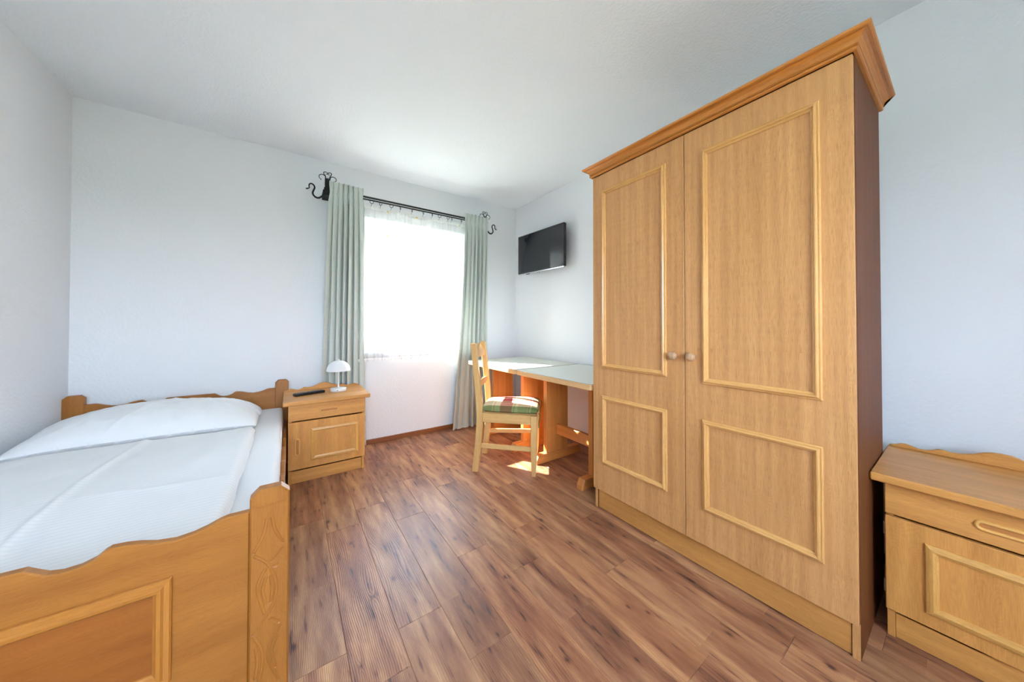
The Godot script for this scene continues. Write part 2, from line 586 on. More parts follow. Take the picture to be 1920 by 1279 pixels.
# ------------------------------------------------------------------ the room
func room() -> void:
	# window opening x 0.50 .. 1.60, y 0.85 .. 2.105
	var x0 := 0.50
	var x1 := 1.60
	var y0 := 0.85
	var y1 := 2.105
	var zo := ZW - 0.36
	var b := MB.new()
	b.box(Vector3(XL - 0.3, -0.25, zo), Vector3(x0, HC + 0.2, ZW), 0.0)
	b.box(Vector3(x1, -0.25, zo), Vector3(XR + 0.3, HC + 0.2, ZW), 0.0)
	b.box(Vector3(x0, -0.25, zo), Vector3(x1, y0 - 0.03, ZW), 0.0)
	b.box(Vector3(x0, y1, zo), Vector3(x1, HC + 0.2, ZW), 0.0)
	struct("wall_back", b, M.wall)
	struct("wall_left", MB.new().box(Vector3(XL - 0.3, -0.25, ZW), Vector3(XL, HC + 0.2, ZF + 0.3), 0.0), M.wall)
	struct("wall_right", MB.new().box(Vector3(XR, -0.25, ZW), Vector3(XR + 0.3, HC + 0.2, ZF + 0.3), 0.0), M.wall)
	# window added in the unseen wall behind the camera, as fill light
	var r0 := -0.9
	var r1 := 0.95
	var rb := MB.new()
	rb.box(Vector3(XL, -0.25, ZF), Vector3(r0, HC + 0.2, ZF + 0.3), 0.0)
	rb.box(Vector3(r1, -0.25, ZF), Vector3(XR, HC + 0.2, ZF + 0.3), 0.0)
	rb.box(Vector3(r0, -0.25, ZF), Vector3(r1, y0, ZF + 0.3), 0.0)
	rb.box(Vector3(r0, y1, ZF), Vector3(r1, HC + 0.2, ZF + 0.3), 0.0)
	struct("wall_front", rb, M.wall)
	var rear := Node3D.new()
	rear.name = "added_window_2"
	add_child(rear)
	rear.set_meta("kind", "structure")
	var rw := Transform3D(Basis(Vector3.UP, PI), Vector3((r0 + r1) / 2, (y0 + y1) / 2, ZF + 0.15))
	obj("window_frame", MB.new(0).frame(r1 - r0, y1 - y0, [Vector2(0, -0.07), Vector2(0, 0), Vector2(0.055, 0), Vector2(0.055, -0.07), Vector2(0, -0.07)], rw), M.window_white, rear)
	obj("sash", MB.new(0).frame(r1 - r0 - 0.08, y1 - y0 - 0.08, [Vector2(0, -0.045), Vector2(0, 0.014), Vector2(0.07, 0.014), Vector2(0.07, -0.045), Vector2(0, -0.045)], rw), M.window_white, rear)
	obj("pane", MB.new().box(Vector3(r0 + 0.10, y0 + 0.10, ZF + 0.172), Vector3(r1 - 0.10, y1 - 0.10, ZF + 0.176), 0.0), M.glass, rear)
	struct("ceiling", MB.new().box(Vector3(XL, HC, ZW), Vector3(XR, HC + 0.2, ZF), 0.0), M.ceiling)
	var fl := struct("floor", MB.new().box(Vector3(XL, -0.25, ZW), Vector3(XR, -0.0045, ZF), 0.0), M.joint)
	# planks along z, 0.165 wide and 0.905 long, in the staggering of the photograph
	var starts := {0: -1.203, 1: -1.041, 2: -1.19, 3: -0.948, 4: -1.397, 5: -1.175, 6: -1.41, 7: -0.93, 8: -0.361}
	var rng := RandomNumberGenerator.new()
	rng.seed = 4
	var pw := 0.165
	for col in range(-7, 14):
		var xa := maxf(col * pw, XL)
		var xb := minf((col + 1) * pw, XR)
		if xb - xa < 0.01:
			continue
		var z0: float = starts[col] if starts.has(col) else rng.randf_range(-1.4, -0.5)
		while z0 > ZW:
			z0 -= 0.905
		while z0 < ZF:
			var za := maxf(z0, ZW)
			var zb := minf(z0 + 0.905, ZF)
			if zb - za > 0.005:
				plank(fl, xa, xb, za, zb, z0, rng)
			z0 += 0.905
	# baseboards
	struct("baseboard_back", MB.new(0).box(Vector3(XL, 0, ZW), Vector3(XR, 0.043, ZW + 0.014), 0.002), M.baseboard_wood)
	struct("baseboard_right", MB.new(2).box(Vector3(XR - 0.014, 0, ZW + 0.014), Vector3(XR, 0.043, ZF), 0.002), M.baseboard_wood)
	struct("baseboard_left", MB.new(2).box(Vector3(XL, 0, ZW + 0.014), Vector3(XL + 0.014, 0.043, ZF), 0.002), M.baseboard_wood)
	# window: frame, sash, pane, handle; sill board of its own
	var win := Node3D.new()
	win.name = "window_1"
	add_child(win)
	win.set_meta("kind", "structure")
	var zf := ZW - 0.19
	var f := MB.new(0)
	f.frame(x1 - x0, y1 - y0, [Vector2(0, -0.07), Vector2(0, 0), Vector2(0.055, 0), Vector2(0.055, -0.07), Vector2(0, -0.07)], Transform3D(Basis.IDENTITY, Vector3((x0 + x1) / 2, (y0 + y1) / 2, zf)))
	obj("window_frame", f, M.window_white, win)
	var s := MB.new(0)
	s.frame(x1 - x0 - 0.08, y1 - y0 - 0.08, [Vector2(0, -0.045), Vector2(0, 0.010), Vector2(0.004, 0.014), Vector2(0.066, 0.014), Vector2(0.072, 0.008), Vector2(0.085, -0.010), Vector2(0.085, -0.045), Vector2(0, -0.045)], Transform3D(Basis.IDENTITY, Vector3((x0 + x1) / 2, (y0 + y1) / 2, zf)))
	obj("sash", s, M.window_white, win)
	obj("pane", MB.new().box(Vector3(x0 + 0.12, y0 + 0.12, zf - 0.026), Vector3(x1 - 0.12, y1 - 0.12, zf - 0.022), 0.0), M.glass, win)
	var hd := MB.new()
	hd.box(Vector3(x1 - 0.095, 1.43, zf + 0.014), Vector3(x1 - 0.065, 1.50, zf + 0.026), 0.003)
	hd.box(Vector3(x1 - 0.088, 1.36, zf + 0.035), Vector3(x1 - 0.072, 1.475, zf + 0.05), 0.004)
	hd.box(Vector3(x1 - 0.086, 1.455, zf + 0.024), Vector3(x1 - 0.074, 1.475, zf + 0.04), 0.002)
	obj("window_handle", hd, M.steel, win)
	var sill := struct("trim_1", MB.new(0).box(Vector3(x0, y0 - 0.03, zf - 0.07), Vector3(x1, y0, ZW + 0.025), 0.004), M.sill_stone)
	sill.set_meta("label", "pale window sill board below the net curtain")
	struct("added_overhang_2", MB.new(0).box(Vector3(-4.0, 2.57, -4.55), Vector3(5.0, 2.68, zo), 0.01), M.sill_stone)   # unseen roof overhang, added to limit the sun on the tables
	# outside: a valley floor and the slope beyond it
	struct("ground", MB.new().box(Vector3(-400, -5.0, -600), Vector3(400, -4.0, 400), 0.0), M.meadow)
	var hn := noise(0.012, 12, 4)
	var hill := MB.new().grid(60, 24, func(u: float, v: float) -> Vector3:
		var x := lerpf(-420, 320, u)
		var rise := smoothstep(0.0, 1.0, v)
		var crest := 62.0 + 70.0 * exp(-pow((x + 130.0) / 110.0, 2)) + 24.0 * hn.get_noise_1d(x)
		return Vector3(x, -5.0 + rise * crest * (1.0 + 0.14 * hn.get_noise_2d(x * 2.0, v * 160.0)), -230.0 - v * 220.0), true)
	struct("hill", hill, M.hillside)
	# a small hook left in the wall above the wardrobe
	var nail := MB.new().tube([Vector3(XR, 2.352, -0.235), Vector3(XR - 0.018, 2.350, -0.233), Vector3(XR - 0.028, 2.353, -0.232)], [0.0018, 0.0018, 0.003], 8)
	tag(obj("nail", nail, M.iron), "small dark nail in the white wall above the wardrobe", "nail")

func plank(fl: Node, xa: float, xb: float, za: float, zb: float, z0: float, rng: RandomNumberGenerator) -> void:
	var row := rng.randi_range(0, 5)
	var flipu := rng.randf() < 0.5
	var shift := rng.randf()
	var mt: Material = M["plank_%d" % rng.randi_range(0, 3)]
	var g := 0.0003
	var bv := 0.0008
	var lo := Vector3(xa + g, -0.0045, za + g)
	var hi := Vector3(xb - g, 0.0, zb - g)
	var m := MB.new()
	var uvf := func(p: Vector3) -> Vector2:
		var u := (p.z - z0) / 0.905
		u = 1.0 - u if flipu else u
		return Vector2(u + shift, (row + 0.03 + 0.94 * clampf((p.x - xa) / 0.165, 0.0, 1.0)) / 6.0)
	var c := [Vector3(lo.x + bv, 0, hi.z - bv), Vector3(hi.x - bv, 0, hi.z - bv), Vector3(hi.x - bv, 0, lo.z + bv), Vector3(lo.x + bv, 0, lo.z + bv)]
	var d := [Vector3(lo.x, -bv, hi.z), Vector3(hi.x, -bv, hi.z), Vector3(hi.x, -bv, lo.z), Vector3(lo.x, -bv, lo.z)]
	var e := [Vector3(lo.x, lo.y, hi.z), Vector3(hi.x, lo.y, hi.z), Vector3(hi.x, lo.y, lo.z), Vector3(lo.x, lo.y, lo.z)]
	var q4 := func(a: Vector3, b: Vector3, cc: Vector3, dd: Vector3) -> void:
		m.tri_uv(a, b, cc, uvf.call(a), uvf.call(b), uvf.call(cc))
		m.tri_uv(a, cc, dd, uvf.call(a), uvf.call(cc), uvf.call(dd))
	q4.call(c[0], c[1], c[2], c[3])
	for i in 4:
		var j := (i + 1) % 4
		q4.call(d[i], d[j], c[j], c[i])
		q4.call(e[i], e[j], d[j], d[i])
	obj("plank", m, mt, fl)

# ------------------------------------------------------------------ wardrobe
const MOULD := [Vector2(0, 0), Vector2(0, 0.006), Vector2(0.002, 0.009), Vector2(0.005, 0.010), Vector2(0.0055, 0.0085), Vector2(0.0075, 0.0085), Vector2(0.009, 0.014), Vector2(0.0125, 0.0175), Vector2(0.016, 0.0172), Vector2(0.0185, 0.0135), Vector2(0.0195, 0.0095), Vector2(0.0215, 0.0095), Vector2(0.022, 0.008), Vector2(0.025, 0.0065), Vector2(0.027, 0.003), Vector2(0.027, 0)]

func wardrobe() -> void:
	var t := thing("wardrobe", "tall two-door oak veneer wardrobe with panelled doors and a moulded cornice", "wardrobe", Vector3(1.54, 0, -0.7615))
	var half := 0.5515
	var dep := 0.50
	# local: x from 0 (front of the carcase) to dep, z along the front
	for s: float in [-1.0, 1.0]:
		var zz := half * s
		var side := obj("side_panel", MB.new(1, Vector2(0.3 * s, 0.2)).box(Vector3(0.0, 0, minf(zz, zz - 0.02 * s)), Vector3(dep, 2.03, maxf(zz, zz - 0.02 * s)), 0.001), M.oak_shaded, t)
		side.set_meta("label", "oak side panel with shade in its brown colour")
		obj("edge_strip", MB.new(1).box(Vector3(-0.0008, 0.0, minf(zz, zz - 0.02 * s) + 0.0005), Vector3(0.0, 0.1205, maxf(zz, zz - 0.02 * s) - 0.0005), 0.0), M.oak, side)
	obj("back_panel", MB.new(1).box(Vector3(dep - 0.008, 0.05, -half + 0.021), Vector3(dep - 0.001, 2.02, half - 0.021), 0.0), M.oak_shaded, t)
	obj("top_panel", MB.new(2).box(Vector3(0.001, 2.006, -half + 0.0205), Vector3(dep - 0.01, 2.024, half - 0.0205), 0.0), M.oak_shaded, t)
	obj("bottom_panel", MB.new(2).box(Vector3(0.02, 0.105, -half + 0.0205), Vector3(dep - 0.01, 0.121, half - 0.0205), 0.0), M.oak_shaded, t)
	obj("plinth", MB.new(2, Vector2(0.1, 0.33)).box(Vector3(0.004, 0.004, -half + 0.0215), Vector3(0.02, 0.119, half - 0.0215), 0.001), M.plinth_wood, t)
	# doors: outer faces 20 mm before the carcase
	var fz := [[-half + 0.001, -0.0025], [0.0005, half - 0.002]]
	for k in 2:
		var za: float = fz[k][0]
		var zb: float = fz[k][1]
		var door := obj("door", MB.new(1, Vector2(0.55 * k + 0.05, 0.21 + 0.16 * k)).box(Vector3(-0.020, 0.121, za), Vector3(-0.001, 2.001, zb), 0.0012), M.oak, t)
		# panels: centre z, width, and the two heights (from the photograph)
		var cz := 0.7615 - (1.0455 if k == 0 else 0.488)
		var wd := 0.395
		for p: Array in ([[0.849, 1.902], [0.2885, 0.688]] if k == 0 else [[0.839, 1.890], [0.2785, 0.681]]):
			var turn := Transform3D(Basis(Vector3.UP, -PI / 2), Vector3(-0.0202, (p[0] + p[1]) / 2, cz))
			var m := MB.new(0, Vector2(p[0], 0.1 * k))
			m.frame(wd, p[1] - p[0], MOULD, Transform3D())
			var o := obj("moulding", m, M.oak_trim, door)
			o.transform = turn
		var kz := 0.7615 - (0.806 if k == 0 else 0.724)
		var kn := MB.new().lathe([Vector2(0.012, 0), Vector2(0.010, 0.004), Vector2(0.0085, 0.010), Vector2(0.011, 0.015), Vector2(0.0165, 0.020), Vector2(0.0195, 0.026), Vector2(0.0195, 0.031), Vector2(0.0165, 0.037), Vector2(0.011, 0.0405), Vector2(0.005, 0.042)], Vector3(-0.020, 0.957, kz), Basis(Vector3.BACK, PI / 2), 24)
		obj("knob", kn, M.knob_wood, door)
	# cornice: mitred round the front and both sides
	var prof := [Vector2(0.0, 2.004), Vector2(0.009, 2.004), Vector2(0.0125, 2.006), Vector2(0.0140, 2.0095), Vector2(0.0125, 2.013), Vector2(0.0085, 2.0145), Vector2(0.0085, 2.0165), Vector2(0.0125, 2.0165), Vector2(0.0125, 2.0185), Vector2(0.0105, 2.0195), Vector2(0.0145, 2.021), Vector2(0.0150, 2.027), Vector2(0.0175, 2.034), Vector2(0.0225, 2.040), Vector2(0.0300, 2.044), Vector2(0.0355, 2.0448), Vector2(0.0335, 2.0465), Vector2(0.0385, 2.0468), Vector2(0.044, 2.049), Vector2(0.0465, 2.053), Vector2(0.0455, 2.058), Vector2(0.040, 2.060), Vector2(0.0, 2.060)]
	var c := MB.new(2)
	var ring := func(o: Vector2) -> Array:
		return [Vector3(dep, o.y, -half - o.x), Vector3(-0.021 - o.x, o.y, -half - o.x), Vector3(-0.021 - o.x, o.y, half + o.x), Vector3(dep, o.y, half + o.x)]
	for i in prof.size() - 1:
		var r: Array = ring.call(prof[i])
		var q: Array = ring.call(prof[i + 1])
		for k in 3:
			c.grain = 2 if k == 1 else 0
			c.quad(r[k], r[k + 1], q[k + 1], q[k])
	var top: Array = ring.call(prof[prof.size() - 1])
	c.quad(top[0], top[1], top[2], top[3])
	for s in [0, 3]:
		var pts := []
		for p: Vector2 in prof:
			pts.append(ring.call(p)[s])
		for i in range(1, pts.size() - 1):
			c.face([pts[0], pts[i], pts[i + 1]], Vector3(0, 2.03, 0))
	obj("cornice", c, M.cornice, t)

# ------------------------------------------------------------------ bedside cabinets
func stadium(half_len: float, r: float, n := 12) -> PackedVector2Array:
	var out := PackedVector2Array()
	for s in 2:
		for i in n + 1:
			var a := -PI / 2 + PI * i / n + PI * s
			out.append(Vector2(cos(a) * r + (half_len - r) * (1 if s == 0 else -1), sin(a) * r))
	return out

func grip(parent: Node, at: Vector3, length: float, upright: bool) -> void:
	# an oval ring round a flat slot plate, its shade put into the colour
	var prof := [Vector2(0, 0), Vector2(0.001, 0.004), Vector2(0.004, 0.0065), Vector2(0.007, 0.0065), Vector2(0.0095, 0.004), Vector2(0.0105, 0.0006)]
	var m := MB.new(1 if upright else 0)
	m.sg = 2
	var rings := []
	for p: Vector2 in prof:
		var r := []
		for v in stadium(length / 2 - p.x, 0.017 - p.x):
			r.append(Vector3(v.y if upright else v.x, v.x if upright else v.y, p.y))
		rings.append(r)
	for k in rings.size() - 1:
		var n: int = rings[k].size()
		for i in n:
			var j := (i + 1) % n
			if upright:
				m.quad(rings[k][j], rings[k][i], rings[k + 1][i], rings[k + 1][j])
			else:
				m.quad(rings[k][i], rings[k][j], rings[k + 1][j], rings[k + 1][i])
	m.sg = -1
	var o := obj("handle", m, M.beech_trim, parent)
	o.position = at
	var slot := MB.new(1 if upright else 0)
	var ring: Array = rings[rings.size() - 1]
	slot.face(ring, Vector3(0, 0, -1))
	var sl := obj("handle_slot", slot, M.beech_deep, parent)
	sl.position = at
	sl.set_meta("label", "finger slot with shade in its darker colour")

func nightstand(at: Vector3, turn: float, hinge_right: bool, label: String) -> Node3D:
	var t := thing("nightstand", label, "nightstand", at, turn, "beech bedside cabinets")
	var hw := 0.2405
	var zf := 0.190            # front of the carcase; door and drawer stand 20 mm before it
	var zb := -0.215
	var sd := 1.0 if hinge_right else -1.0
	for s: float in [-1.0, 1.0]:
		obj("side_panel", MB.new(1).box(Vector3(minf(hw * s, (hw - 0.018) * s), 0, zb), Vector3(maxf(hw * s, (hw - 0.018) * s), 0.549, zf + 0.006), 0.001), M.beech, t)
	obj("back_panel", MB.new(1).box(Vector3(-hw + 0.0185, 0.03, zb), Vector3(hw - 0.0185, 0.545, zb + 0.006), 0.0), M.beech, t)
	obj("bottom_panel", MB.new(0).box(Vector3(-hw + 0.0185, 0.085, zb + 0.007), Vector3(hw - 0.0185, 0.099, zf), 0.0), M.beech, t)
	obj("plinth", MB.new(0, Vector2(0.2, 0.1)).box(Vector3(-hw + 0.0188, 0.001, zf - 0.016), Vector3(hw - 0.0188, 0.0975, zf), 0.001), M.beech, t)
	obj("top", MB.new(0, Vector2(0.4, 0.3)).box(Vector3(-0.2735, 0.549, zb - 0.008), Vector3(0.2735, 0.577, zf + 0.055), 0.004), M.beech, t)
	# wavy board along the back of the top
	var half := [Vector2(0.0, 0.049), Vector2(0.02, 0.0475), Vector2(0.036, 0.042), Vector2(0.055, 0.032), Vector2(0.075, 0.024), Vector2(0.095, 0.0195), Vector2(0.112, 0.019), Vector2(0.128, 0.022), Vector2(0.142, 0.0215), Vector2(0.155, 0.014), Vector2(0.172, 0.008), Vector2(0.19, 0.0075), Vector2(0.207, 0.013), Vector2(0.222, 0.018), Vector2(0.236, 0.0165), Vector2(0.252, 0.009), Vector2(0.268, 0.004)]
	var poly := PackedVector2Array([Vector2(-0.268, 0), Vector2(0.268, 0)])
	for i in range(half.size() - 1, -1, -1):
		poly.append(half[i])
	for i in range(1, half.size()):
		poly.append(Vector2(-half[i].x, half[i].y))
	obj("back_board", MB.new(0).prism(poly, 0.018, Transform3D(Basis.IDENTITY, Vector3(0, 0.5772, zb + 0.0)), 0.002), M.beech, t)
	var dr := obj("drawer", MB.new(0, Vector2(0.7, 0.15)).box(Vector3(-hw - 0.002, 0.436, zf + 0.0005), Vector3(hw + 0.002, 0.5465, zf + 0.02), 0.002), M.beech, t)
	grip(dr, Vector3(0, 0.488, zf + 0.0202), 0.125, false)
	var door := obj("door", MB.new(1, Vector2(0.2, 0.4)).box(Vector3(-hw - 0.002, 0.099, zf + 0.0005), Vector3(hw + 0.002, 0.427, zf + 0.02), 0.002), M.beech, t)
	var fx := (0.0425 if hinge_right else -0.002)
	var m := MB.new(0)
	m.frame(0.306, 0.228, [Vector2(0, 0), Vector2(0, 0.006), Vector2(0.002, 0.008), Vector2(0.009, 0.011), Vector2(0.016, 0.0125), Vector2(0.020, 0.0105), Vector2(0.022, 0.006), Vector2(0.027, 0.0045), Vector2(0.028, 0.0)])
	var mo := obj("moulding", m, M.beech_trim, door)
	mo.position = Vector3(fx, 0.26, zf + 0.0202)
	grip(door, Vector3(-0.19 * sd, 0.2545, zf + 0.0202), 0.120, true)
	for y: float in [0.378, 0.176]:
		var hg := MB.new().tube([Vector3(sd * (hw + 0.003), y - 0.022, zf + 0.012), Vector3(sd * (hw + 0.003), y - 0.008, zf + 0.012), Vector3(sd * (hw + 0.003), y + 0.008, zf + 0.012), Vector3(sd * (hw + 0.003), y + 0.022, zf + 0.012)], 0.004, 10)
		obj("hinge", hg, M.steel, door)
	return t

# ------------------------------------------------------------------ bed
func bed_wave() -> Array:
	# right half of the wavy top of the head and foot boards, from the post (d = 0.47) to the middle (d = 0)
	return [Vector2(0.4788, 0.603), Vector2(0.434, 0.603), Vector2(0.420, 0.600), Vector2(0.395, 0.590), Vector2(0.370, 0.583), Vector2(0.338, 0.5795), Vector2(0.305, 0.585), Vector2(0.280, 0.594), Vector2(0.258, 0.599), Vector2(0.236, 0.601), Vector2(0.228, 0.597), Vector2(0.214, 0.585), Vector2(0.193, 0.577), Vector2(0.168, 0.5755), Vector2(0.150, 0.580), Vector2(0.134, 0.591), Vector2(0.122, 0.600), Vector2(0.08, 0.601), Vector2(0.0, 0.601)]

func wave_board(low: float) -> PackedVector2Array:
	var w := bed_wave()
	var poly := PackedVector2Array([Vector2(-0.4788, low), Vector2(0.4788, low)])
	for v: Vector2 in w:
		poly.append(v)
	for i in range(w.size() - 2, -1, -1):
		poly.append(Vector2(-w[i].x, w[i].y))
	return poly

func post_poly(top: float) -> PackedVector2Array:
	return PackedVector2Array([Vector2(-0.043, 0.0), Vector2(0.043, 0.0), Vector2(0.043, top - 0.019), Vector2(0.024, top), Vector2(-0.024, top), Vector2(-0.043, top - 0.019)])

func arc(a: Vector2, b: Vector2, bulge: float) -> Array:
	var out := []
	var n := Vector2(-(b - a).y, (b - a).x)
	for i in 25:
		var k := i / 24.0
		out.append(a.lerp(b, k) + n * bulge * 4.0 * k * (1.0 - k))
	return out

func carved_face() -> MB:
	# the foot post's front: a fine grid with the carved grooves cut into it; x -0.039 .. 0.039, y 0.03 .. 0.618
	var nx := 78
	var ny := 392
	var step := 0.001
	var y0 := 0.03
	var dyy := 0.0015
	var depth := PackedFloat32Array()
	depth.resize((nx + 1) * (ny + 1))
	var lines := []
	# from the top down: flaring stem, chevron, bow, almond within almond, and the next bow
	for pts: Array in [
		[Vector2(-0.0060, 0.5820), Vector2(-0.0140, 0.5400), Vector2(-0.0330, 0.5020)],
		[Vector2(0.0050, 0.5810), Vector2(0.0120, 0.5440), Vector2(0.0290, 0.5070)],
		[Vector2(0.0290, 0.4920), Vector2(0.0040, 0.4670)],
		[Vector2(-0.0310, 0.4900), Vector2(-0.0030, 0.4580), Vector2(0.0150, 0.3990), Vector2(0.0050, 0.3420), Vector2(-0.0340, 0.2880)],
		[Vector2(-0.0100, 0.4480), Vector2(-0.0250, 0.4050), Vector2(-0.0100, 0.3320)],
		[Vector2(-0.0080, 0.4240), Vector2(-0.0140, 0.3950), Vector2(-0.0070, 0.3580)],
		[Vector2(0.0030, 0.4250), Vector2(0.0060, 0.3900), Vector2(0.0030, 0.3580)],
		[Vector2(0.0040, 0.3120), Vector2(0.0220, 0.2940)],
		[Vector2(0.0230, 0.2850), Vector2(0.0020, 0.2460), Vector2(-0.0010, 0.2080), Vector2(0.0210, 0.1400)],
		[Vector2(-0.0320, 0.2800), Vector2(-0.0170, 0.2440), Vector2(-0.0130, 0.2060), Vector2(-0.0200, 0.1630)],
		[Vector2(-0.0280, 0.2490), Vector2(-0.0240, 0.2130), Vector2(-0.0280, 0.1730)],
		[Vector2(0.0170, 0.2570), Vector2(0.0060, 0.2260), Vector2(0.0140, 0.1770)],
		[Vector2(0.0080, 0.4500), Vector2(0.0160, 0.4500)],
		[Vector2(-0.006, 0.130), Vector2(-0.025, 0.095), Vector2(-0.010, 0.050)]]:
		var ln := []
		for p: Vector3 in smooth_path(pts, 0.0, 10):
			ln.append(Vector2(p.x, p.y))
		lines.append(ln)
	var rad := 0.0032
	for ln: Array in lines:
		for k in ln.size() - 1:
			for s in 6:
				var p: Vector2 = ln[k].lerp(ln[k + 1], s / 6.0)
				var ci := int((p.x + 0.039) / step)
				var cj := int((p.y - y0) / dyy)
				for j in range(cj - 3, cj + 4):
					for i in range(ci - 4, ci + 5):
						if i < 1 or j < 1 or i >= nx or j >= ny:
							continue
						var d := Vector2(i * step - 0.039, j * dyy + y0).distance_to(p)
						if d < rad:
							var g := 0.0050 * sqrt(1.0 - d * d / (rad * rad))
							var at := j * (nx + 1) + i
							depth[at] = maxf(depth[at], g)
	var m := MB.new(1)
	m.sg = 1
	var f := func(i: int, j: int) -> Vector3:
		return Vector3(i * step - 0.039, j * dyy + y0, -depth[j * (nx + 1) + i])
	for j in ny:
		for i in nx:
			var a: Vector3 = f.call(i, j)
			var b: Vector3 = f.call(i + 1, j)
			var c: Vector3 = f.call(i + 1, j + 1)
			var d: Vector3 = f.call(i, j + 1)
			m.tri(a, b, c)
			m.tri(a, c, d)
	m.sg = -1
	return m

func bed() -> void:
	var xc := -0.5625
	var t := thing("bed_frame", "honey-coloured wooden single bed frame with wavy boards and carved post", "bed", Vector3(xc, 0, -2.1))
	var zh := -3.150 + 2.1       # back of the head posts, local
	var zt := -1.115 + 2.1       # back of the foot posts
	for s: float in [-1.0, 1.0]:
		var hp := MB.new(1, Vector2(0.1, 0.1 * s)).prism(post_poly(0.668), 0.035, Transform3D(Basis.IDENTITY, Vector3(0.5155 * s, 0, zh)), 0.003)
		obj("head_post", hp, M.alder, t)
	obj("headboard", MB.new(0).prism(wave_board(0.16), 0.022, Transform3D(Basis.IDENTITY, Vector3(0, 0.004, zh + 0.004)), 0.003), M.alder, t)
	obj("footboard", MB.new(0, Vector2(0.2, 0.05)).prism(wave_board(0.12), 0.022, Transform3D(Basis.IDENTITY, Vector3(0, 0, zt - 0.006)), 0.003), M.alder, t)
	var fm := MB.new(0)
	fm.frame(0.672, 0.243, [Vector2(0, 0), Vector2(0, 0.007), Vector2(0.003, 0.011), Vector2(0.012, 0.012), Vector2(0.016, 0.017), Vector2(0.023, 0.016), Vector2(0.027, 0.010), Vector2(0.031, 0.006), Vector2(0.032, 0.0)])
	var mo := obj("moulding", fm, M.alder_trim, t)
	mo.position = Vector3(0, 0.377, zt + 0.0162)
	obj("foot_panel", MB.new(0, Vector2(0.5, 0.2)).box(Vector3(-0.306, 0.286, zt + 0.0155), Vector3(0.306, 0.468, zt + 0.0185), 0.001), M.alder_deep, t)
	var face := carved_face().mesh()
	for s: float in [1.0, -1.0]:
		var fp := MB.new(1, Vector2(0.3, 0.2 * s)).prism(post_poly(0.660), 0.0365, Transform3D(Basis.IDENTITY, Vector3(0.5225 * s, 0, zt - 0.003)), 0.004)
		var post := obj("foot_post", fp, M.alder, t)
		var cf := obj_mesh("carving", face, M.alder, post)
		cf.position = Vector3(0.5225 * s, 0, zt + 0.0362)
		var hole := MB.new().lathe([Vector2(0.0085, 0.0), Vector2(0.0085, 0.0007)], Vector3(0.5225 * s, 0.6600, zt + 0.0155), Basis.IDENTITY, 18)
		obj("dowel", hole, M.beech_deep, post)
	# side rails with a lightly scalloped top edge, and the slatted base under the mattress
	for s: float in [-1.0, 1.0]:
		var poly := PackedVector2Array([Vector2(-0.965, 0.15), Vector2(0.965, 0.15)])
		for i in 41:
			var k := 1.0 - i / 20.0
			poly.append(Vector2(0.965 * k, 0.352 + 0.012 * cos(k * 9.0 * PI) * (1.0 if absf(k) < 0.95 else 0.2)))
		obj("side_rail", MB.new(2).prism(poly, 0.020, Transform3D(Basis(Vector3.UP, -PI / 2), Vector3(0.548 if s > 0 else -0.527, 0, -0.02)), 0.002), M.alder, t)
	for i in 9:
		obj("slat", MB.new(0).box(Vector3(-0.524, 0.170, -0.93 + i * 0.225), Vector3(0.524, 0.188, -0.86 + i * 0.225), 0.002), M.beech, t)
	# mattress in a fitted sheet
	var wn := noise(7.0, 21, 2)
	var ms := MB.new().soft_box(Vector3(-1.095, 0.188, -3.112), Vector3(-0.036, 0.458, -1.128), 0.035, 20, func(p: Vector3) -> Vector3:
		var k := wn.get_noise_3d(p.x, p.y, p.z)
		return Vector3(k * 0.003, k * 0.004 + 0.003 * sin(p.z * 9.0) * smoothstep(0.4, 0.46, p.y), 0))
	tag(obj("mattress", ms, M.linen), "white mattress in a plain fitted sheet on the single bed", "mattress")
	duvet()
	pillow()

func edge(d: float, r: float) -> float:
	# rise of a rounded edge of radius r at distance d from it
	if d >= r:
		return 1.0
	var k := 1.0 - maxf(d, 0.0) / r
	return sqrt(maxf(0.0, 1.0 - k * k))

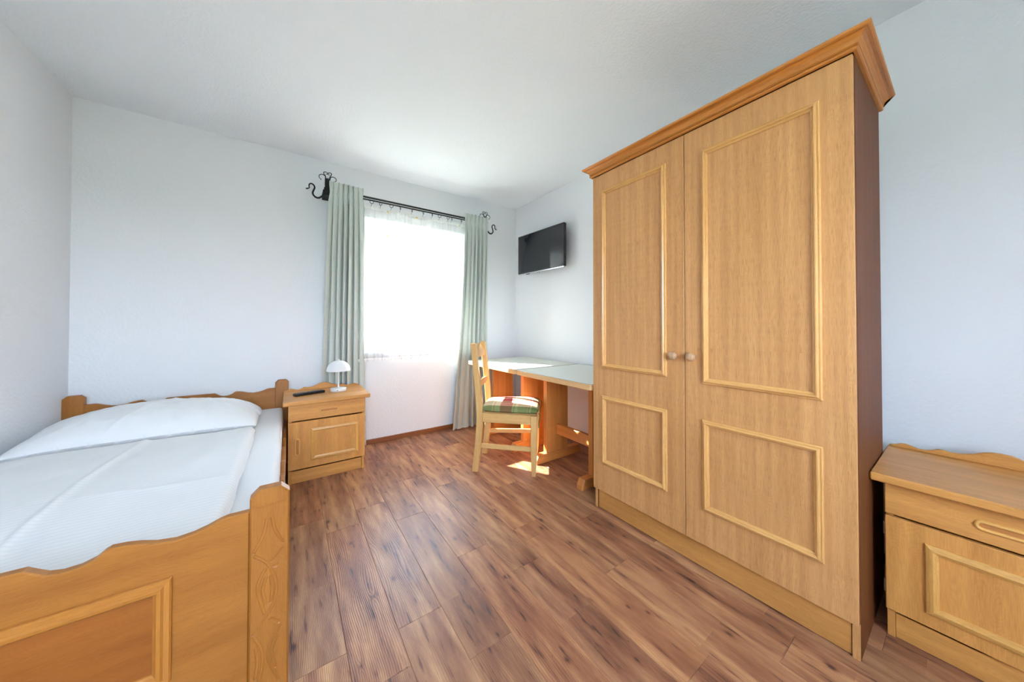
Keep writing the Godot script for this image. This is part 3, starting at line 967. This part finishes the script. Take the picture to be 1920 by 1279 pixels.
func duvet() -> void:
	var x0 := -1.112
	var x1 := -0.160
	var z0 := -2.425
	var z1 := -1.125
	var n1 := noise(1.6, 41, 3)
	var n2 := noise(6.0, 42, 2)
	var top := func(u: float, v: float) -> Vector3:
		# finer towards the edges
		var x := lerpf(x0, x1, 0.5 - 0.5 * cos(u * PI) if false else u)
		var z := lerpf(z0, z1, v)
		# outline wanders a little
		x += (n1.get_noise_2d(z * 1.3, 7.0) * 0.004) * u
		var dl := (x - x0)
		var dr := (x1 - x) + n1.get_noise_2d(z * 1.5, 3.0) * 0.002
		var df := (z - z0)
		var db := (z1 - z)
		var e := edge(dl, 0.13) * edge(dr, 0.035) * edge(df, 0.03) * edge(db, 0.03)
		var y := 0.462 + 0.050 * e - 0.05 * (1.0 - edge(dl, 0.16))
		y += (n1.get_noise_2d(x, z) * 0.009 + n2.get_noise_2d(x, z) * 0.0022) * e
		# the fold left by ironing, and a soft hollow beside it
		var cx := -0.612 + 0.02 * sin(z * 4.0) + (z + 2.0) * -0.03
		var q := (x - cx) / 0.011
		y += 0.0055 * exp(-q * q) * e - 0.003 * exp(-pow((x - cx - 0.035) / 0.03, 2)) * e
		y += 0.0025 * exp(-pow((z + 1.72 + 0.04 * sin(x * 6.0)) / 0.014, 2)) * e * smoothstep(-0.9, -0.5, x)
		return Vector3(x, y, z)
	var m := MB.new()
	m.grid(190, 230, top, true, Vector2(1, 62))
	var under := func(u: float, v: float) -> Vector3:
		var p: Vector3 = top.call(u, v)
		var dl := (p.x - x0)
		return Vector3(p.x, minf(p.y, 0.4600 - 0.05 * (1.0 - edge(dl, 0.16)) + 0.002), p.z)
	m.grid(60, 60, under, false, Vector2(1, 62))
	tag(obj("duvet", m, M.duvet_cloth), "white satin-striped duvet spread flat over the single bed", "duvet")

func pillow() -> void:
	var n1 := noise(3.2, 51, 3)
	var n2 := noise(9.0, 52, 2)
	var c := Vector3(-0.630, 0.514, -2.765)
	var hx := 0.475
	var hz := 0.262
	var shape := func(u: float, v: float, upper: bool) -> Vector3:
		var s := u * 2.0 - 1.0
		var t := v * 2.0 - 1.0
		# pincushion outline: the corners stick out
		# rear corners rounded, front corners a little pointed
		var rd := 0.10 if t < 0.0 else 0.02
		var x := s * hx * (1.0 - rd * t * t * t * t) * (1.0 - 0.02 * (1.0 - t * t) * (1.0 if t > 0.0 else 0.0))
		var z := t * hz * (1.0 - (0.14 if t < 0.0 else 0.0) * pow(absf(s), 4.0)) * (1.0 - 0.03 * (1.0 - s * s))
		var d := pow(maxf(0.0, 1.0 - pow(absf(s), 2.3)), 0.62) * pow(maxf(0.0, 1.0 - pow(absf(t), 2.2)), 0.60)
		var y := 0.0
		if upper:
			y = 0.125 * d + (n1.get_noise_2d(x * 1.4, z * 1.4) * 0.014 + n2.get_noise_2d(x, z) * 0.003) * d
			# creases: a diagonal pull near the middle and puckers at the right end
			var q := (x + 0.01 + z * 0.55) / 0.010
			y += 0.009 * exp(-q * q) * smoothstep(-0.30, 0.05, z) * d
			var r := (z - 0.02 - (x - 0.30) * 0.45) / 0.014
			y -= 0.012 * exp(-r * r) * smoothstep(0.12, 0.34, x) * d
			var w := (z + 0.07 + (x - 0.30) * 0.35) / 0.013
			y += 0.010 * exp(-w * w) * smoothstep(0.10, 0.34, x) * d
		else:
			y = -0.034 * pow(maxf(0.0, 1.0 - pow(absf(s), 8.0)), 0.5) * pow(maxf(0.0, 1.0 - pow(absf(t), 12.0)), 0.5)
		# front edge sags onto the duvet, rear edge rides up on the headboard
		y += -0.012 * t * (1.0 - 0.3 * s * s) - 0.02 * pow(absf(s), 4.0)
		return Vector3(c.x + x, maxf(c.y + y, 0.4665), c.z + z)
	var m := MB.new()
	m.grid(110, 80, func(u: float, v: float) -> Vector3: return shape.call(u, v, true), true)
	m.grid(60, 40, func(u: float, v: float) -> Vector3: return shape.call(u, v, false), false)
	tag(obj("pillow", m, M.linen), "plump white pillow leaning at the head of the bed", "pillow")

# ------------------------------------------------------------------ tables
func foot_poly(l: float, h: float) -> PackedVector2Array:
	return PackedVector2Array([Vector2(-l, 0), Vector2(-l + 0.004, -0.0), Vector2(l - 0.004, 0), Vector2(l, 0.004), Vector2(l, h * 0.42), Vector2(l - 0.022, h), Vector2(-l + 0.022, h), Vector2(-l, h * 0.42)])

func trestle_table(z0: float, z1: float, legs: Array, label: String) -> void:
	var zc := (z0 + z1) / 2
	var t := thing("trestle_table", label, "table", Vector3(1.89, 0, zc), 0.0, "trestle tables along the right wall")
	var hz := (z1 - z0) / 2
	var x0 := -0.375
	var x1 := 0.372
	# board with a rounded wooden edge and a pale laminate surface let into it
	var out := PackedVector2Array()
	var rr := 0.022
	for k: Array in [[x1, hz, 0.0], [x0, hz, PI / 2], [x0, -hz, PI], [x1, -hz, 1.5 * PI]]:
		for i in 6:
			var a: float = k[2] + i / 5.0 * PI / 2
			out.append(Vector2(k[0] - signf(k[0]) * rr + cos(a) * rr, k[1] - signf(k[1]) * rr + sin(a) * rr))
	var lie := Transform3D(Basis(Vector3.RIGHT, PI / 2), Vector3(0, 0.7345, 0))
	obj("tabletop", MB.new(2).prism(out, 0.037, lie, 0.004), M.table_edge, t)
	var rim := PackedVector2Array()
	for v in out:
		rim.append(Vector2(clampf(v.x, x0 + 0.0025, x1 - 0.0025), clampf(v.y, -hz + 0.0025, hz - 0.0025)))
	obj("edging", MB.new(2).prism(rim, 0.0012, Transform3D(Basis(Vector3.RIGHT, PI / 2), Vector3(0, 0.7350, 0)), 0.0003), M.edging, t)
	var lam := PackedVector2Array()
	for v in out:
		lam.append(Vector2(clampf(v.x, x0 + 0.0055, x1 - 0.0055), clampf(v.y, -hz + 0.0055, hz - 0.0055)))
	obj("laminate_surface", MB.new(2).prism(lam, 0.0015, Transform3D(Basis(Vector3.RIGHT, PI / 2), Vector3(0, 0.7355, 0)), 0.0004), M.laminate, t)
	for lz: float in legs:
		var leg := obj("leg", MB.new(1, Vector2(lz, 0.1)).box(Vector3(-0.182, 0.066, lz - zc - 0.021), Vector3(0.055, 0.697, lz - zc + 0.021), 0.003), M.table_wood, t)
		obj("foot", MB.new(0, Vector2(lz, 0.3)).prism(foot_poly(0.245, 0.067), 0.056, Transform3D(Basis.IDENTITY, Vector3(-0.045, 0, lz - zc - 0.028)), 0.003), M.table_wood, leg)
	obj("stretcher", MB.new(2).box(Vector3(-0.078, 0.205, legs[1] - zc + 0.0215), Vector3(-0.043, 0.287, legs[0] - zc - 0.0215), 0.003), M.table_wood, t)

# ------------------------------------------------------------------ chair
func square_ring(c: Vector3, hx: float, hz: float, ch: float) -> Array:
	# octagon: a square with chamfered corners, counter-clockwise seen from above
	var p := [Vector2(hx - ch, hz), Vector2(hx, hz - ch), Vector2(hx, -hz + ch), Vector2(hx - ch, -hz), Vector2(-hx + ch, -hz), Vector2(-hx, -hz + ch), Vector2(-hx, hz - ch), Vector2(-hx + ch, hz)]
	var out := []
	for v: Vector2 in p:
		out.append(c + Vector3(v.x, 0, v.y))
	return out

func chair() -> void:
	var t := thing("dining_chair", "light wooden chair with a plaid seat cushion in front of the tables", "chair", Vector3(1.4525, 0, -2.117), deg_to_rad(48.2))
	# local +z looks forwards, +x is away from the camera along the back
	for s: float in [-1.0, 1.0]:
		# rear post: foot splayed back, straight at the seat, leaning back above it
		var path := [[0.0, -0.238], [0.10, -0.226], [0.22, -0.213], [0.34, -0.205], [0.42, -0.203], [0.50, -0.206], [0.62, -0.217], [0.75, -0.231], [0.88, -0.246], [0.945, -0.2535]]
		var rings := []
		for k in path.size():
			var y: float = path[k][0]
			var hz := 0.0245 if y < 0.6 else 0.0245 - (y - 0.6) * 0.012
			rings.append(square_ring(Vector3(0.172 * s, y, path[k][1]), 0.0190, hz, 0.004))
		rings.append(square_ring(Vector3(0.172 * s, 0.9465, -0.2537), 0.0165, 0.0180, 0.003))
		rings.append(square_ring(Vector3(0.172 * s, 0.949, -0.254), 0.0190, 0.0202, 0.003))
		rings.append(square_ring(Vector3(0.172 * s, 0.958, -0.255), 0.0185, 0.0195, 0.004))
		rings.append(square_ring(Vector3(0.172 * s, 0.966, -0.256), 0.0100, 0.0110, 0.004))
		var post := MB.new(1, Vector2(0.3 * s, 0.1))
		post.loft(rings, false, true)
		obj("rear_leg", post, M.chair_wood, t)
		var fr := []
		for k: Array in [[0.0, 0.0135], [0.03, 0.0155], [0.08, 0.0190], [0.14, 0.0215], [0.20, 0.0230], [0.30, 0.0235], [0.44, 0.0235]]:
			var drift: float = 0.0235 - k[1]
			fr.append(square_ring(Vector3((0.208 - drift * 0.2) * s, k[0], 0.208 - drift * 0.2), k[1], k[1], 0.003))
		var leg := MB.new(1, Vector2(0.5 * s, 0.3))
		leg.loft(fr, false, true)
		obj("front_leg", leg, M.chair_wood, t)
	# seat frame: aprons between the legs
	var beam := func(called: String, a: Vector3, b: Vector3, h: float, w: float, m: Material) -> MeshInstance3D:
		var d := (b - a)
		var o := obj(called, MB.new(0).box(Vector3(-d.length() / 2, -h / 2, -w / 2), Vector3(d.length() / 2, h / 2, w / 2), 0.003), m, t)
		o.position = (a + b) / 2
		o.rotation.y = atan2(-d.z, d.x)
		return o
	for s: float in [-1.0, 1.0]:
		beam.call("apron", Vector3(0.174 * s, 0.406, -0.1845), Vector3(0.206 * s, 0.406, 0.188), 0.070, 0.020, M.chair_wood)
		beam.call("stretcher", Vector3(0.173 * s, 0.193, -0.196), Vector3(0.206 * s, 0.193, 0.190), 0.035, 0.018, M.chair_wood)
	beam.call("apron", Vector3(-0.187, 0.406, 0.210), Vector3(0.187, 0.406, 0.210), 0.070, 0.020, M.chair_wood)
	beam.call("apron", Vector3(-0.155, 0.406, -0.203), Vector3(0.155, 0.406, -0.203), 0.070, 0.020, M.chair_wood)
	obj("seat", MB.new(2).loft([[Vector3(-0.187, 0.432, 0.225), Vector3(0.187, 0.432, 0.225), Vector3(0.157, 0.432, -0.183), Vector3(-0.157, 0.432, -0.183)], [Vector3(-0.187, 0.443, 0.225), Vector3(0.187, 0.443, 0.225), Vector3(0.157, 0.443, -0.183), Vector3(-0.157, 0.443, -0.183)]], false), M.chair_wood, t)
	# back: arched crest with a raised field, and a curved middle rail
	var crest := PackedVector2Array([Vector2(-0.156, 0.846), Vector2(0.156, 0.846)])
	for i in 25:
		var k := 1.0 - i / 12.0
		var a := absf(k)
		crest.append(Vector2(0.156 * k, 0.896 + 0.062 * (0.5 + 0.5 * cos(PI * minf(1.0, a * 1.08)))))
	var lean := Transform3D(Basis(Vector3.RIGHT, -0.113), Vector3(0, 0, 0))
	var place := func(y: float, z: float) -> Transform3D:
		var b := Basis(Vector3.RIGHT, -0.113)
		return Transform3D(b, Vector3(0, y, z) - b * Vector3(0, y, 0))
	obj("crest_rail", MB.new(0).prism(crest, 0.020, place.call(0.90, -0.2585), 0.003), M.chair_wood, t)
	var field := PackedVector2Array()
	for v in crest:
		field.append(Vector2(v.x * 0.86, 0.857 + (v.y - 0.846) * 0.84))
	obj("crest_field", MB.new(0, Vector2(0.3, 0.2)).prism(field, 0.0030, place.call(0.90, -0.2385), 0.0022), M.chair_wood, t)
	var rail := PackedVector2Array([Vector2(-0.156, 0.622), Vector2(0.156, 0.622)])
	for i in 13:
		var k := 1.0 - i / 6.0
		rail.append(Vector2(0.156 * k, 0.664 + 0.008 * (1.0 - k * k)))
	obj("back_rail", MB.new(0, Vector2(0.1, 0.4)).prism(rail, 0.018, place.call(0.65, -0.2285), 0.003), M.chair_wood, t)
	# cushion: a thing of its own, lying on the seat
	var cu := thing("seat_cushion", "red, green and cream plaid cushion on the wooden chair", "cushion", Vector3(1.4525, 0, -2.117), deg_to_rad(48.2))
	var sh := func(u: float, v: float, up: bool) -> Vector3:
		var s := u * 2.0 - 1.0
		var q := v * 2.0 - 1.0
		var e := pow(maxf(0.0, 1.0 - pow(absf(s), 6.0)), 0.42) * pow(maxf(0.0, 1.0 - pow(absf(q), 6.0)), 0.42)
		# corners rounded in plan
		var rs := s * sqrt(1.0 - 0.10 * q * q * q * q)
		var rq := q * sqrt(1.0 - 0.10 * s * s * s * s)
		var w := lerpf(0.186, 0.224, v)
		var y := 0.4655 + (0.029 * e + 0.006 * e * (1.0 - s * s) * (1.0 - q * q) if up else -0.0215 * e)
		return Vector3(rs * w * (1.0 + 0.015 * e), y, rq * 0.222 + 0.022)
	var m := MB.new()
	m.grid(48, 48, func(u: float, v: float) -> Vector3: return sh.call(u, v, true), true)
	m.grid(48, 48, func(u: float, v: float) -> Vector3: return sh.call(u, v, false), false)
	obj("cover", m, M.cushion, cu)
	for s: float in [-1.0, 1.0]:
		var tie := []
		for i in 22:
			var a := i / 21.0
			tie.append(Vector3(0.205 * s + 0.006 * sin(a * 9.0), 0.455 - 0.105 * a + 0.03 * sin(a * PI), 0.247 - 0.006 * cos(a * 7.0)))
		obj("tie", MB.new().tube(tie, 0.0035, 8, 0.5), M.cushion_cord, cu)

# ------------------------------------------------------------------ television, lamp, remote control
func television() -> void:
	var t := thing("television", "flat black wall television beside the window corner with silver bottom edge", "television", Vector3(2.158, 1.67, -2.5885), deg_to_rad(-86.4))
	# local +z faces the room, +x runs along the wall towards the camera
	obj("cabinet", MB.new().box(Vector3(-0.347, 0.012, -0.034), Vector3(0.347, 0.436, -0.0005), 0.003), M.black_plastic, t)
	obj("bezel", MB.new().frame(0.694, 0.424, [Vector2(0, -0.004), Vector2(0, 0.002), Vector2(0.0012, 0.003), Vector2(0.010, 0.003), Vector2(0.0115, 0.001), Vector2(0.0115, -0.0005)], Transform3D(Basis.IDENTITY, Vector3(0, 0.224, 0))), M.black_plastic, t)
	obj("screen", MB.new().box(Vector3(-0.336, 0.023, -0.0004), Vector3(0.336, 0.425, 0.0012), 0.0), M.screen, t)
	obj("trim_strip", MB.new().box(Vector3(-0.347, 0.0, -0.020), Vector3(0.347, 0.0118, 0.004), 0.002), M.silver, t)
	obj("sensor", MB.new().box(Vector3(-0.215, -0.006, -0.012), Vector3(-0.165, -0.0002, 0.002), 0.002), M.black_plastic, t)
	obj("sensor", MB.new().box(Vector3(-0.045, -0.008, -0.012), Vector3(0.0, -0.0002, 0.002), 0.002), M.silver, t)
	obj("rear_housing", MB.new().box(Vector3(-0.22, 0.08, -0.060), Vector3(0.22, 0.34, -0.0345), 0.01), M.black_plastic, t)
	obj("wall_bracket", MB.new().box(Vector3(-0.10, 0.12, -0.098), Vector3(0.10, 0.30, -0.0605), 0.003), M.iron, t)

func lamp() -> void:
	var t := thing("table_lamp", "small white mushroom-shaped table lamp on the bedside cabinet", "lamp", Vector3(0.322, 0.5775, -2.882))
	obj("base", MB.new().lathe([Vector2(0.001, 0.0), Vector2(0.054, 0.0), Vector2(0.0565, 0.003), Vector2(0.0565, 0.021), Vector2(0.054, 0.0245), Vector2(0.020, 0.0258), Vector2(0.009, 0.029), Vector2(0.007, 0.034)], Vector3.ZERO, Basis.IDENTITY, 40), M.white_enamel, t)
	obj("stem", MB.new().lathe([Vector2(0.0055, 0.030), Vector2(0.0055, 0.236)], Vector3.ZERO, Basis.IDENTITY, 16), M.white_enamel, t)
	var pr := []
	for i in 18:
		var a := i / 17.0 * PI / 2
		pr.append(Vector2(0.0855 * cos(a) + 0.0005, 0.160 + 0.083 * sin(a)))
	for i in range(17, -1, -1):
		var a := i / 17.0 * PI / 2
		pr.append(Vector2(0.0835 * cos(a) + 0.0005, 0.160 + 0.0805 * sin(a)))
	var sm := MB.new()
	sm.lathe(pr, Vector3.ZERO, Basis.IDENTITY, 40)
	# the rim that joins both skins
	for i in 40:
		var a := -TAU * i / 40.0
		var b := -TAU * (i + 1) / 40.0
		sm.quad(Vector3(0.084 * cos(a), 0.160, 0.084 * sin(a)), Vector3(0.084 * cos(b), 0.160, 0.084 * sin(b)), Vector3(0.086 * cos(b), 0.160, 0.086 * sin(b)), Vector3(0.086 * cos(a), 0.160, 0.086 * sin(a)))
	obj("shade", sm, M.white_enamel, t)
	obj("finial", MB.new().lathe([Vector2(0.0075, 0.2405), Vector2(0.0080, 0.244), Vector2(0.0075, 0.249), Vector2(0.005, 0.252), Vector2(0.001, 0.2528)], Vector3.ZERO, Basis.IDENTITY, 18), M.white_enamel, t)
	obj("switch", MB.new().lathe([Vector2(0.004, 0.0), Vector2(0.004, 0.0012), Vector2(0.003, 0.0016)], Vector3(-0.012, 0.012, 0.0550), Basis(Vector3.RIGHT, PI / 2), 12), M.key_rubber, t)

func remote() -> void:
	var t := thing("remote_control", "long black remote control on the bedside cabinet beside the white lamp", "remote control", Vector3(0.125, 0.5775, -2.862), deg_to_rad(17.0))
	obj("body", MB.new().soft_box(Vector3(-0.102, 0.0, -0.024), Vector3(0.102, 0.019, 0.024), 0.006, 10), M.black_plastic, t)
	for r in 11:
		for c in 3:
			if r == 4 and c != 1:
				continue
			var at := Vector3(-0.086 + r * 0.0168, 0.019, -0.0135 + c * 0.0135)
			obj("button", MB.new().box(at + Vector3(-0.0055, -0.0005, -0.0042), at + Vector3(0.0055, 0.0022, 0.0042), 0.001), M.key_rubber, t)

# ------------------------------------------------------------------ curtains
func smooth_path(pts: Array, z: float, per := 5) -> Array:
	var c := Curve3D.new()
	for i in pts.size():
		var p := Vector3(pts[i].x, pts[i].y, z)
		var a: Vector2 = pts[maxi(i - 1, 0)]
		var b: Vector2 = pts[mini(i + 1, pts.size() - 1)]
		var tg := Vector3(b.x - a.x, b.y - a.y, 0) / 6.0
		c.add_point(p, -tg, tg)
	var out := []
	for i in pts.size() - 1:
		for k in per:
			out.append(c.sample(i, float(k) / per))
	out.append(c.sample(pts.size() - 1, 0.0))
	return out

func curtain(called: String, tl: float, tr: float, bl: float, br: float, ytop: float, zt: float, zb: float, folds: float, sd: int, label: String, drift: Callable) -> void:
	var rng := RandomNumberGenerator.new()
	rng.seed = sd
	var ph := rng.randf() * 6.0
	var n1 := noise(1.1, sd, 2)
	var f := func(u: float, v: float) -> Vector3:
		var y := lerpf(ytop, 0.012, v)
		var d := ytop - y
		var k: float = drift.call(v)
		var xl := lerpf(tl, bl, k)
		var xr := lerpf(tr, br, k)
		var wob := n1.get_noise_2d(u * 2.4 + sd, v * 0.55)
		var a := u * folds * TAU + ph + wob * 1.6 * smoothstep(0.02, 0.6, v)
		# gathered heading: tight upright pleats, pinched 9 cm below the top
		var pinch := exp(-pow((d - 0.095) / 0.045, 2))
		var amp := lerpf(0.017, 0.034, smoothstep(0.05, 0.30, v)) * (1.0 - 0.45 * pinch)
		var zz := (pow(absf(sin(a * 0.5)), 0.7) * 2.0 - 1.25) * (0.8 + 0.35 * sin(u * 9.0 + ph)) + 0.2 * wob
		var x := lerpf(xl, xr, u) + cos(a) * 0.009 * (1.0 - pinch)
		y += (0.006 * sin(a * 1.0 + 0.7)) * (1.0 - smoothstep(0.0, 0.06, v))
		return Vector3(x, y, lerpf(zt, zb, smoothstep(0.0, 0.72, v)) + amp * zz)
	var o := obj(called, MB.new().grid(240, 70, f, true), M.curtain_cloth)
	tag(o, label, "curtain", "sage curtains beside the window")

func curtains() -> void:
	curtain("curtain", 0.268, 0.513, 0.226, 0.570, 2.300, -3.020, -3.137, 6.6, 3, "sage green curtain left of the window behind the bedside cabinet", func(v: float) -> float: return pow(v, 0.75))
	curtain("curtain", 1.502, 1.785, 1.395, 1.850, 2.285, -3.020, -3.085, 6.2, 8, "sage green curtain right of the window behind the chair", func(v: float) -> float: return pow(v, 2.2) if v < 1.0 else 1.0)
	# net curtain on the rear rod
	var n1 := noise(2.2, 71, 2)
	var f := func(u: float, v: float) -> Vector3:
		var x := lerpf(0.490, 1.640, u)
		var y := lerpf(2.205, 0.772, v)
		var w := n1.get_noise_2d(u * 5.0, v * 0.7)
		var a := u * 23.0 * TAU + w * 5.0
		var sag := 0.004 * (0.5 - 0.5 * cos(u * 11.0 * TAU)) * (1.0 - smoothstep(0.0, 0.08, v))
		return Vector3(x + 0.004 * cos(a), y - sag + 0.004 * w * v, -3.140 + (0.004 + 0.008 * v) * sin(a))
	var sheer := thing("net_curtain", "sheer white net curtain with small yellow squares across the window", "net curtain", Vector3.ZERO)
	obj("voile", MB.new().grid(420, 40, f, true), M.sheer_cloth, sheer)
	for x: float in [0.605, 0.683, 0.779, 0.861, 0.973, 1.086, 1.179, 1.257, 1.351, 1.393, 1.504]:
		var ring := []
		var turn := sin(x * 57.0) * 1.1
		for i in 25:
			var a := TAU * i / 24.0
			ring.append(Vector3(x + cos(a) * 0.0150 * cos(turn), 2.229 + sin(a) * 0.0150 - 0.004, -3.105 + cos(a) * 0.0150 * sin(turn)))
		var m := MB.new().tube(ring, 0.0024, 6)
		m.tube([Vector3(x, 2.213, -3.105), Vector3(x, 2.200, -3.118), Vector3(x, 2.194, -3.136)], 0.0014, 6)
		obj("curtain_ring", m, M.iron, sheer)
	# wrought-iron rods, brackets and snake finials
	var rod := thing("curtain_rod", "black wrought-iron double curtain rod with scrolled brackets and snake ends", "curtain rod", Vector3.ZERO)
	obj("rod", MB.new().tube([Vector3(0.225, 2.239, -3.050), Vector3(1.80, 2.239, -3.050)], 0.0085, 14), M.iron, rod)
	obj("rod", MB.new().tube([Vector3(0.235, 2.239, -3.105), Vector3(1.785, 2.239, -3.105)], 0.0062, 12), M.iron, rod)
	var zb := -3.050
	var left := [
		[Vector2(0.234, 2.315), Vector2(0.233, 2.338), Vector2(0.223, 2.346), Vector2(0.209, 2.348), Vector2(0.196, 2.343), Vector2(0.189, 2.330), Vector2(0.192, 2.314), Vector2(0.203, 2.307), Vector2(0.200, 2.299)],
		[Vector2(0.236, 2.315), Vector2(0.234, 2.342), Vector2(0.225, 2.352), Vector2(0.221, 2.366), Vector2(0.231, 2.375), Vector2(0.244, 2.373), Vector2(0.250, 2.363), Vector2(0.241, 2.357), Vector2(0.236, 2.361)],
		[Vector2(0.263, 2.318), Vector2(0.268, 2.344), Vector2(0.276, 2.357), Vector2(0.278, 2.371), Vector2(0.270, 2.376), Vector2(0.258, 2.373), Vector2(0.252, 2.362), Vector2(0.257, 2.356), Vector2(0.264, 2.359)],
		[Vector2(0.266, 2.318), Vector2(0.273, 2.339), Vector2(0.290, 2.346), Vector2(0.306, 2.342), Vector2(0.313, 2.329), Vector2(0.310, 2.315), Vector2(0.296, 2.307)]]
	var snake := [Vector2(0.222, 2.180), Vector2(0.204, 2.160), Vector2(0.185, 2.148), Vector2(0.166, 2.150), Vector2(0.150, 2.165), Vector2(0.146, 2.183), Vector2(0.153, 2.206), Vector2(0.159, 2.226), Vector2(0.154, 2.243), Vector2(0.141, 2.253), Vector2(0.130, 2.252), Vector2(0.121, 2.242), Vector2(0.120, 2.229), Vector2(0.122, 2.219), Vector2(0.115, 2.210), Vector2(0.098, 2.204)]
	for side in 2:
		# the right bracket mirrors the left one about the middle of the rod
		var mx := func(p: Vector2) -> Vector2: return p if side == 0 else Vector2(2.012 - p.x, p.y - 0.022)
		var c: Vector2 = mx.call(Vector2(0.250, 2.270))
		var plate := MB.new()
		plate.box(Vector3(c.x - 0.019, c.y - 0.055, zb - 0.003), Vector3(c.x + 0.019, c.y + 0.052, zb + 0.006), 0.002)
		for k in 12:                                  # hammered edge notches
			plate.box(Vector3(c.x - 0.0205, c.y - 0.050 + k * 0.0085, zb - 0.002), Vector3(c.x + 0.0205, c.y - 0.046 + k * 0.0085, zb + 0.007), 0.0008)
		for k in 4:                                   # small pointed crown on the plate
			plate.prism(PackedVector2Array([Vector2(c.x - 0.018 + k * 0.009, c.y + 0.050), Vector2(c.x - 0.009 + k * 0.009, c.y + 0.050), Vector2(c.x - 0.0135 + k * 0.009, c.y + 0.063)]), 0.005, Transform3D(Basis.IDENTITY, Vector3(0, 0, zb - 0.001)), 0.0006)
		var br := obj("bracket", plate, M.iron, rod)
		for pts: Array in left:
			var q := []
			for p: Vector2 in pts:
				q.append(mx.call(p))
			var path := smooth_path(q, zb + 0.002)
			var rad := []
			for i in path.size():
				rad.append(lerpf(0.0036, 0.0022, float(i) / path.size()))
			obj("scroll", MB.new().tube(path, rad, 8), M.iron, br)
		var arm := MB.new()
		var e: Vector2 = mx.call(Vector2(0.243, 2.207))
		arm.box(Vector3(e.x - 0.024, e.y - 0.025, ZW + 0.001), Vector3(e.x + 0.024, e.y + 0.025, zb - 0.0035), 0.003)
		arm.box(Vector3(e.x - 0.024, e.y - 0.026, zb - 0.003), Vector3(e.x + 0.024, e.y + 0.006, zb + 0.016), 0.003)
		obj("wall_arm", arm, M.iron, br)
		var sq := []
		for p: Vector2 in snake:
			sq.append(mx.call(p))
		var sp := smooth_path(sq, zb)
		var sr := []
		for i in sp.size():
			var k := float(i) / (sp.size() - 1)
			sr.append(lerpf(0.0078, 0.0042, k) if k < 0.93 else lerpf(0.0042, 0.0062, minf(1.0, (k - 0.93) / 0.04)) * (1.0 if k < 0.985 else 0.55))
		obj("finial", MB.new().tube(sp, sr, 12), M.iron, rod)

# ------------------------------------------------------------------ all of it
func _ready() -> void:
	# camera: level-ish, lens shifted upwards; f = 597.1 px for 1279 rows
	var cam := Camera3D.new()
	cam.name = "camera"
	cam.projection = Camera3D.PROJECTION_FRUSTUM
	cam.near = 0.05
	cam.far = 2000.0
	cam.size = 1279.0 / 597.1 * cam.near
	cam.frustum_offset = Vector2(0, -(639.5 - 603.6) / 597.1 * cam.near)
	cam.position = Vector3(0, 1.1, 0)
	cam.basis = Basis(Vector3.UP, -0.609164) * Basis(Vector3.RIGHT, 0.0111886) * Basis(Vector3.BACK, 0.00077)
	add_child(cam)
	cam.current = true
	# sky and exposure
	var env := Environment.new()
	env.background_mode = Environment.BG_SKY
	env.tonemap_mode = Environment.TONE_MAPPER_LINEAR
	env.tonemap_exposure = 1.90
	env.sdfgi_enabled = true
	env.ssao_enabled = true
	env.ssil_enabled = true
	var sky := Sky.new()
	var sm := ProceduralSkyMaterial.new()
	sm.sky_top_color = Color(0.80, 0.89, 1.0)
	sm.sky_horizon_color = Color(0.93, 0.97, 1.0)
	sm.ground_horizon_color = Color(0.80, 0.80, 0.78)
	sm.ground_bottom_color = Color(0.55, 0.55, 0.52)
	sm.sun_angle_max = 1.0
	sky.sky_material = sm
	env.sky = sky
	env.background_energy_multiplier = 14.0
	var we := WorldEnvironment.new()
	we.environment = env
	add_child(we)
	# sun: in through the window from the left
	var sun := DirectionalLight3D.new()
	sun.name = "sun"
	var az := deg_to_rad(30.0)
	var el := deg_to_rad(34.0)
	var dir := Vector3(sin(az) * cos(el), -sin(el), cos(az) * cos(el))
	sun.basis = Basis.looking_at(dir, Vector3.UP)
	sun.light_energy = 18.0
	sun.light_color = Color(1.0, 0.975, 0.94)
	sun.light_angular_distance = 0.6
	sun.shadow_enabled = true
	sun.sky_mode = DirectionalLight3D.SKY_MODE_LIGHT_ONLY
	add_child(sun)
	materials()
	room()
	wardrobe()
	bed()
	nightstand(Vector3(0.2375, 0, -2.875), 0.0, true, "beech bedside cabinet between the bed and the window, lamp on top")
	nightstand(Vector3(1.955, 0, 0.0655), deg_to_rad(-90.0), false, "beech bedside cabinet beside the wardrobe, nothing on top")
	trestle_table(-2.120, -1.330, [-1.500, -1.977], "trestle table next to the wardrobe with a pale laminate top")
	trestle_table(-2.985, -2.126, [-2.290, -2.790], "trestle table in the window corner with sunlit pale laminate top")
	chair()
	television()
	lamp()
	remote()
	curtains()
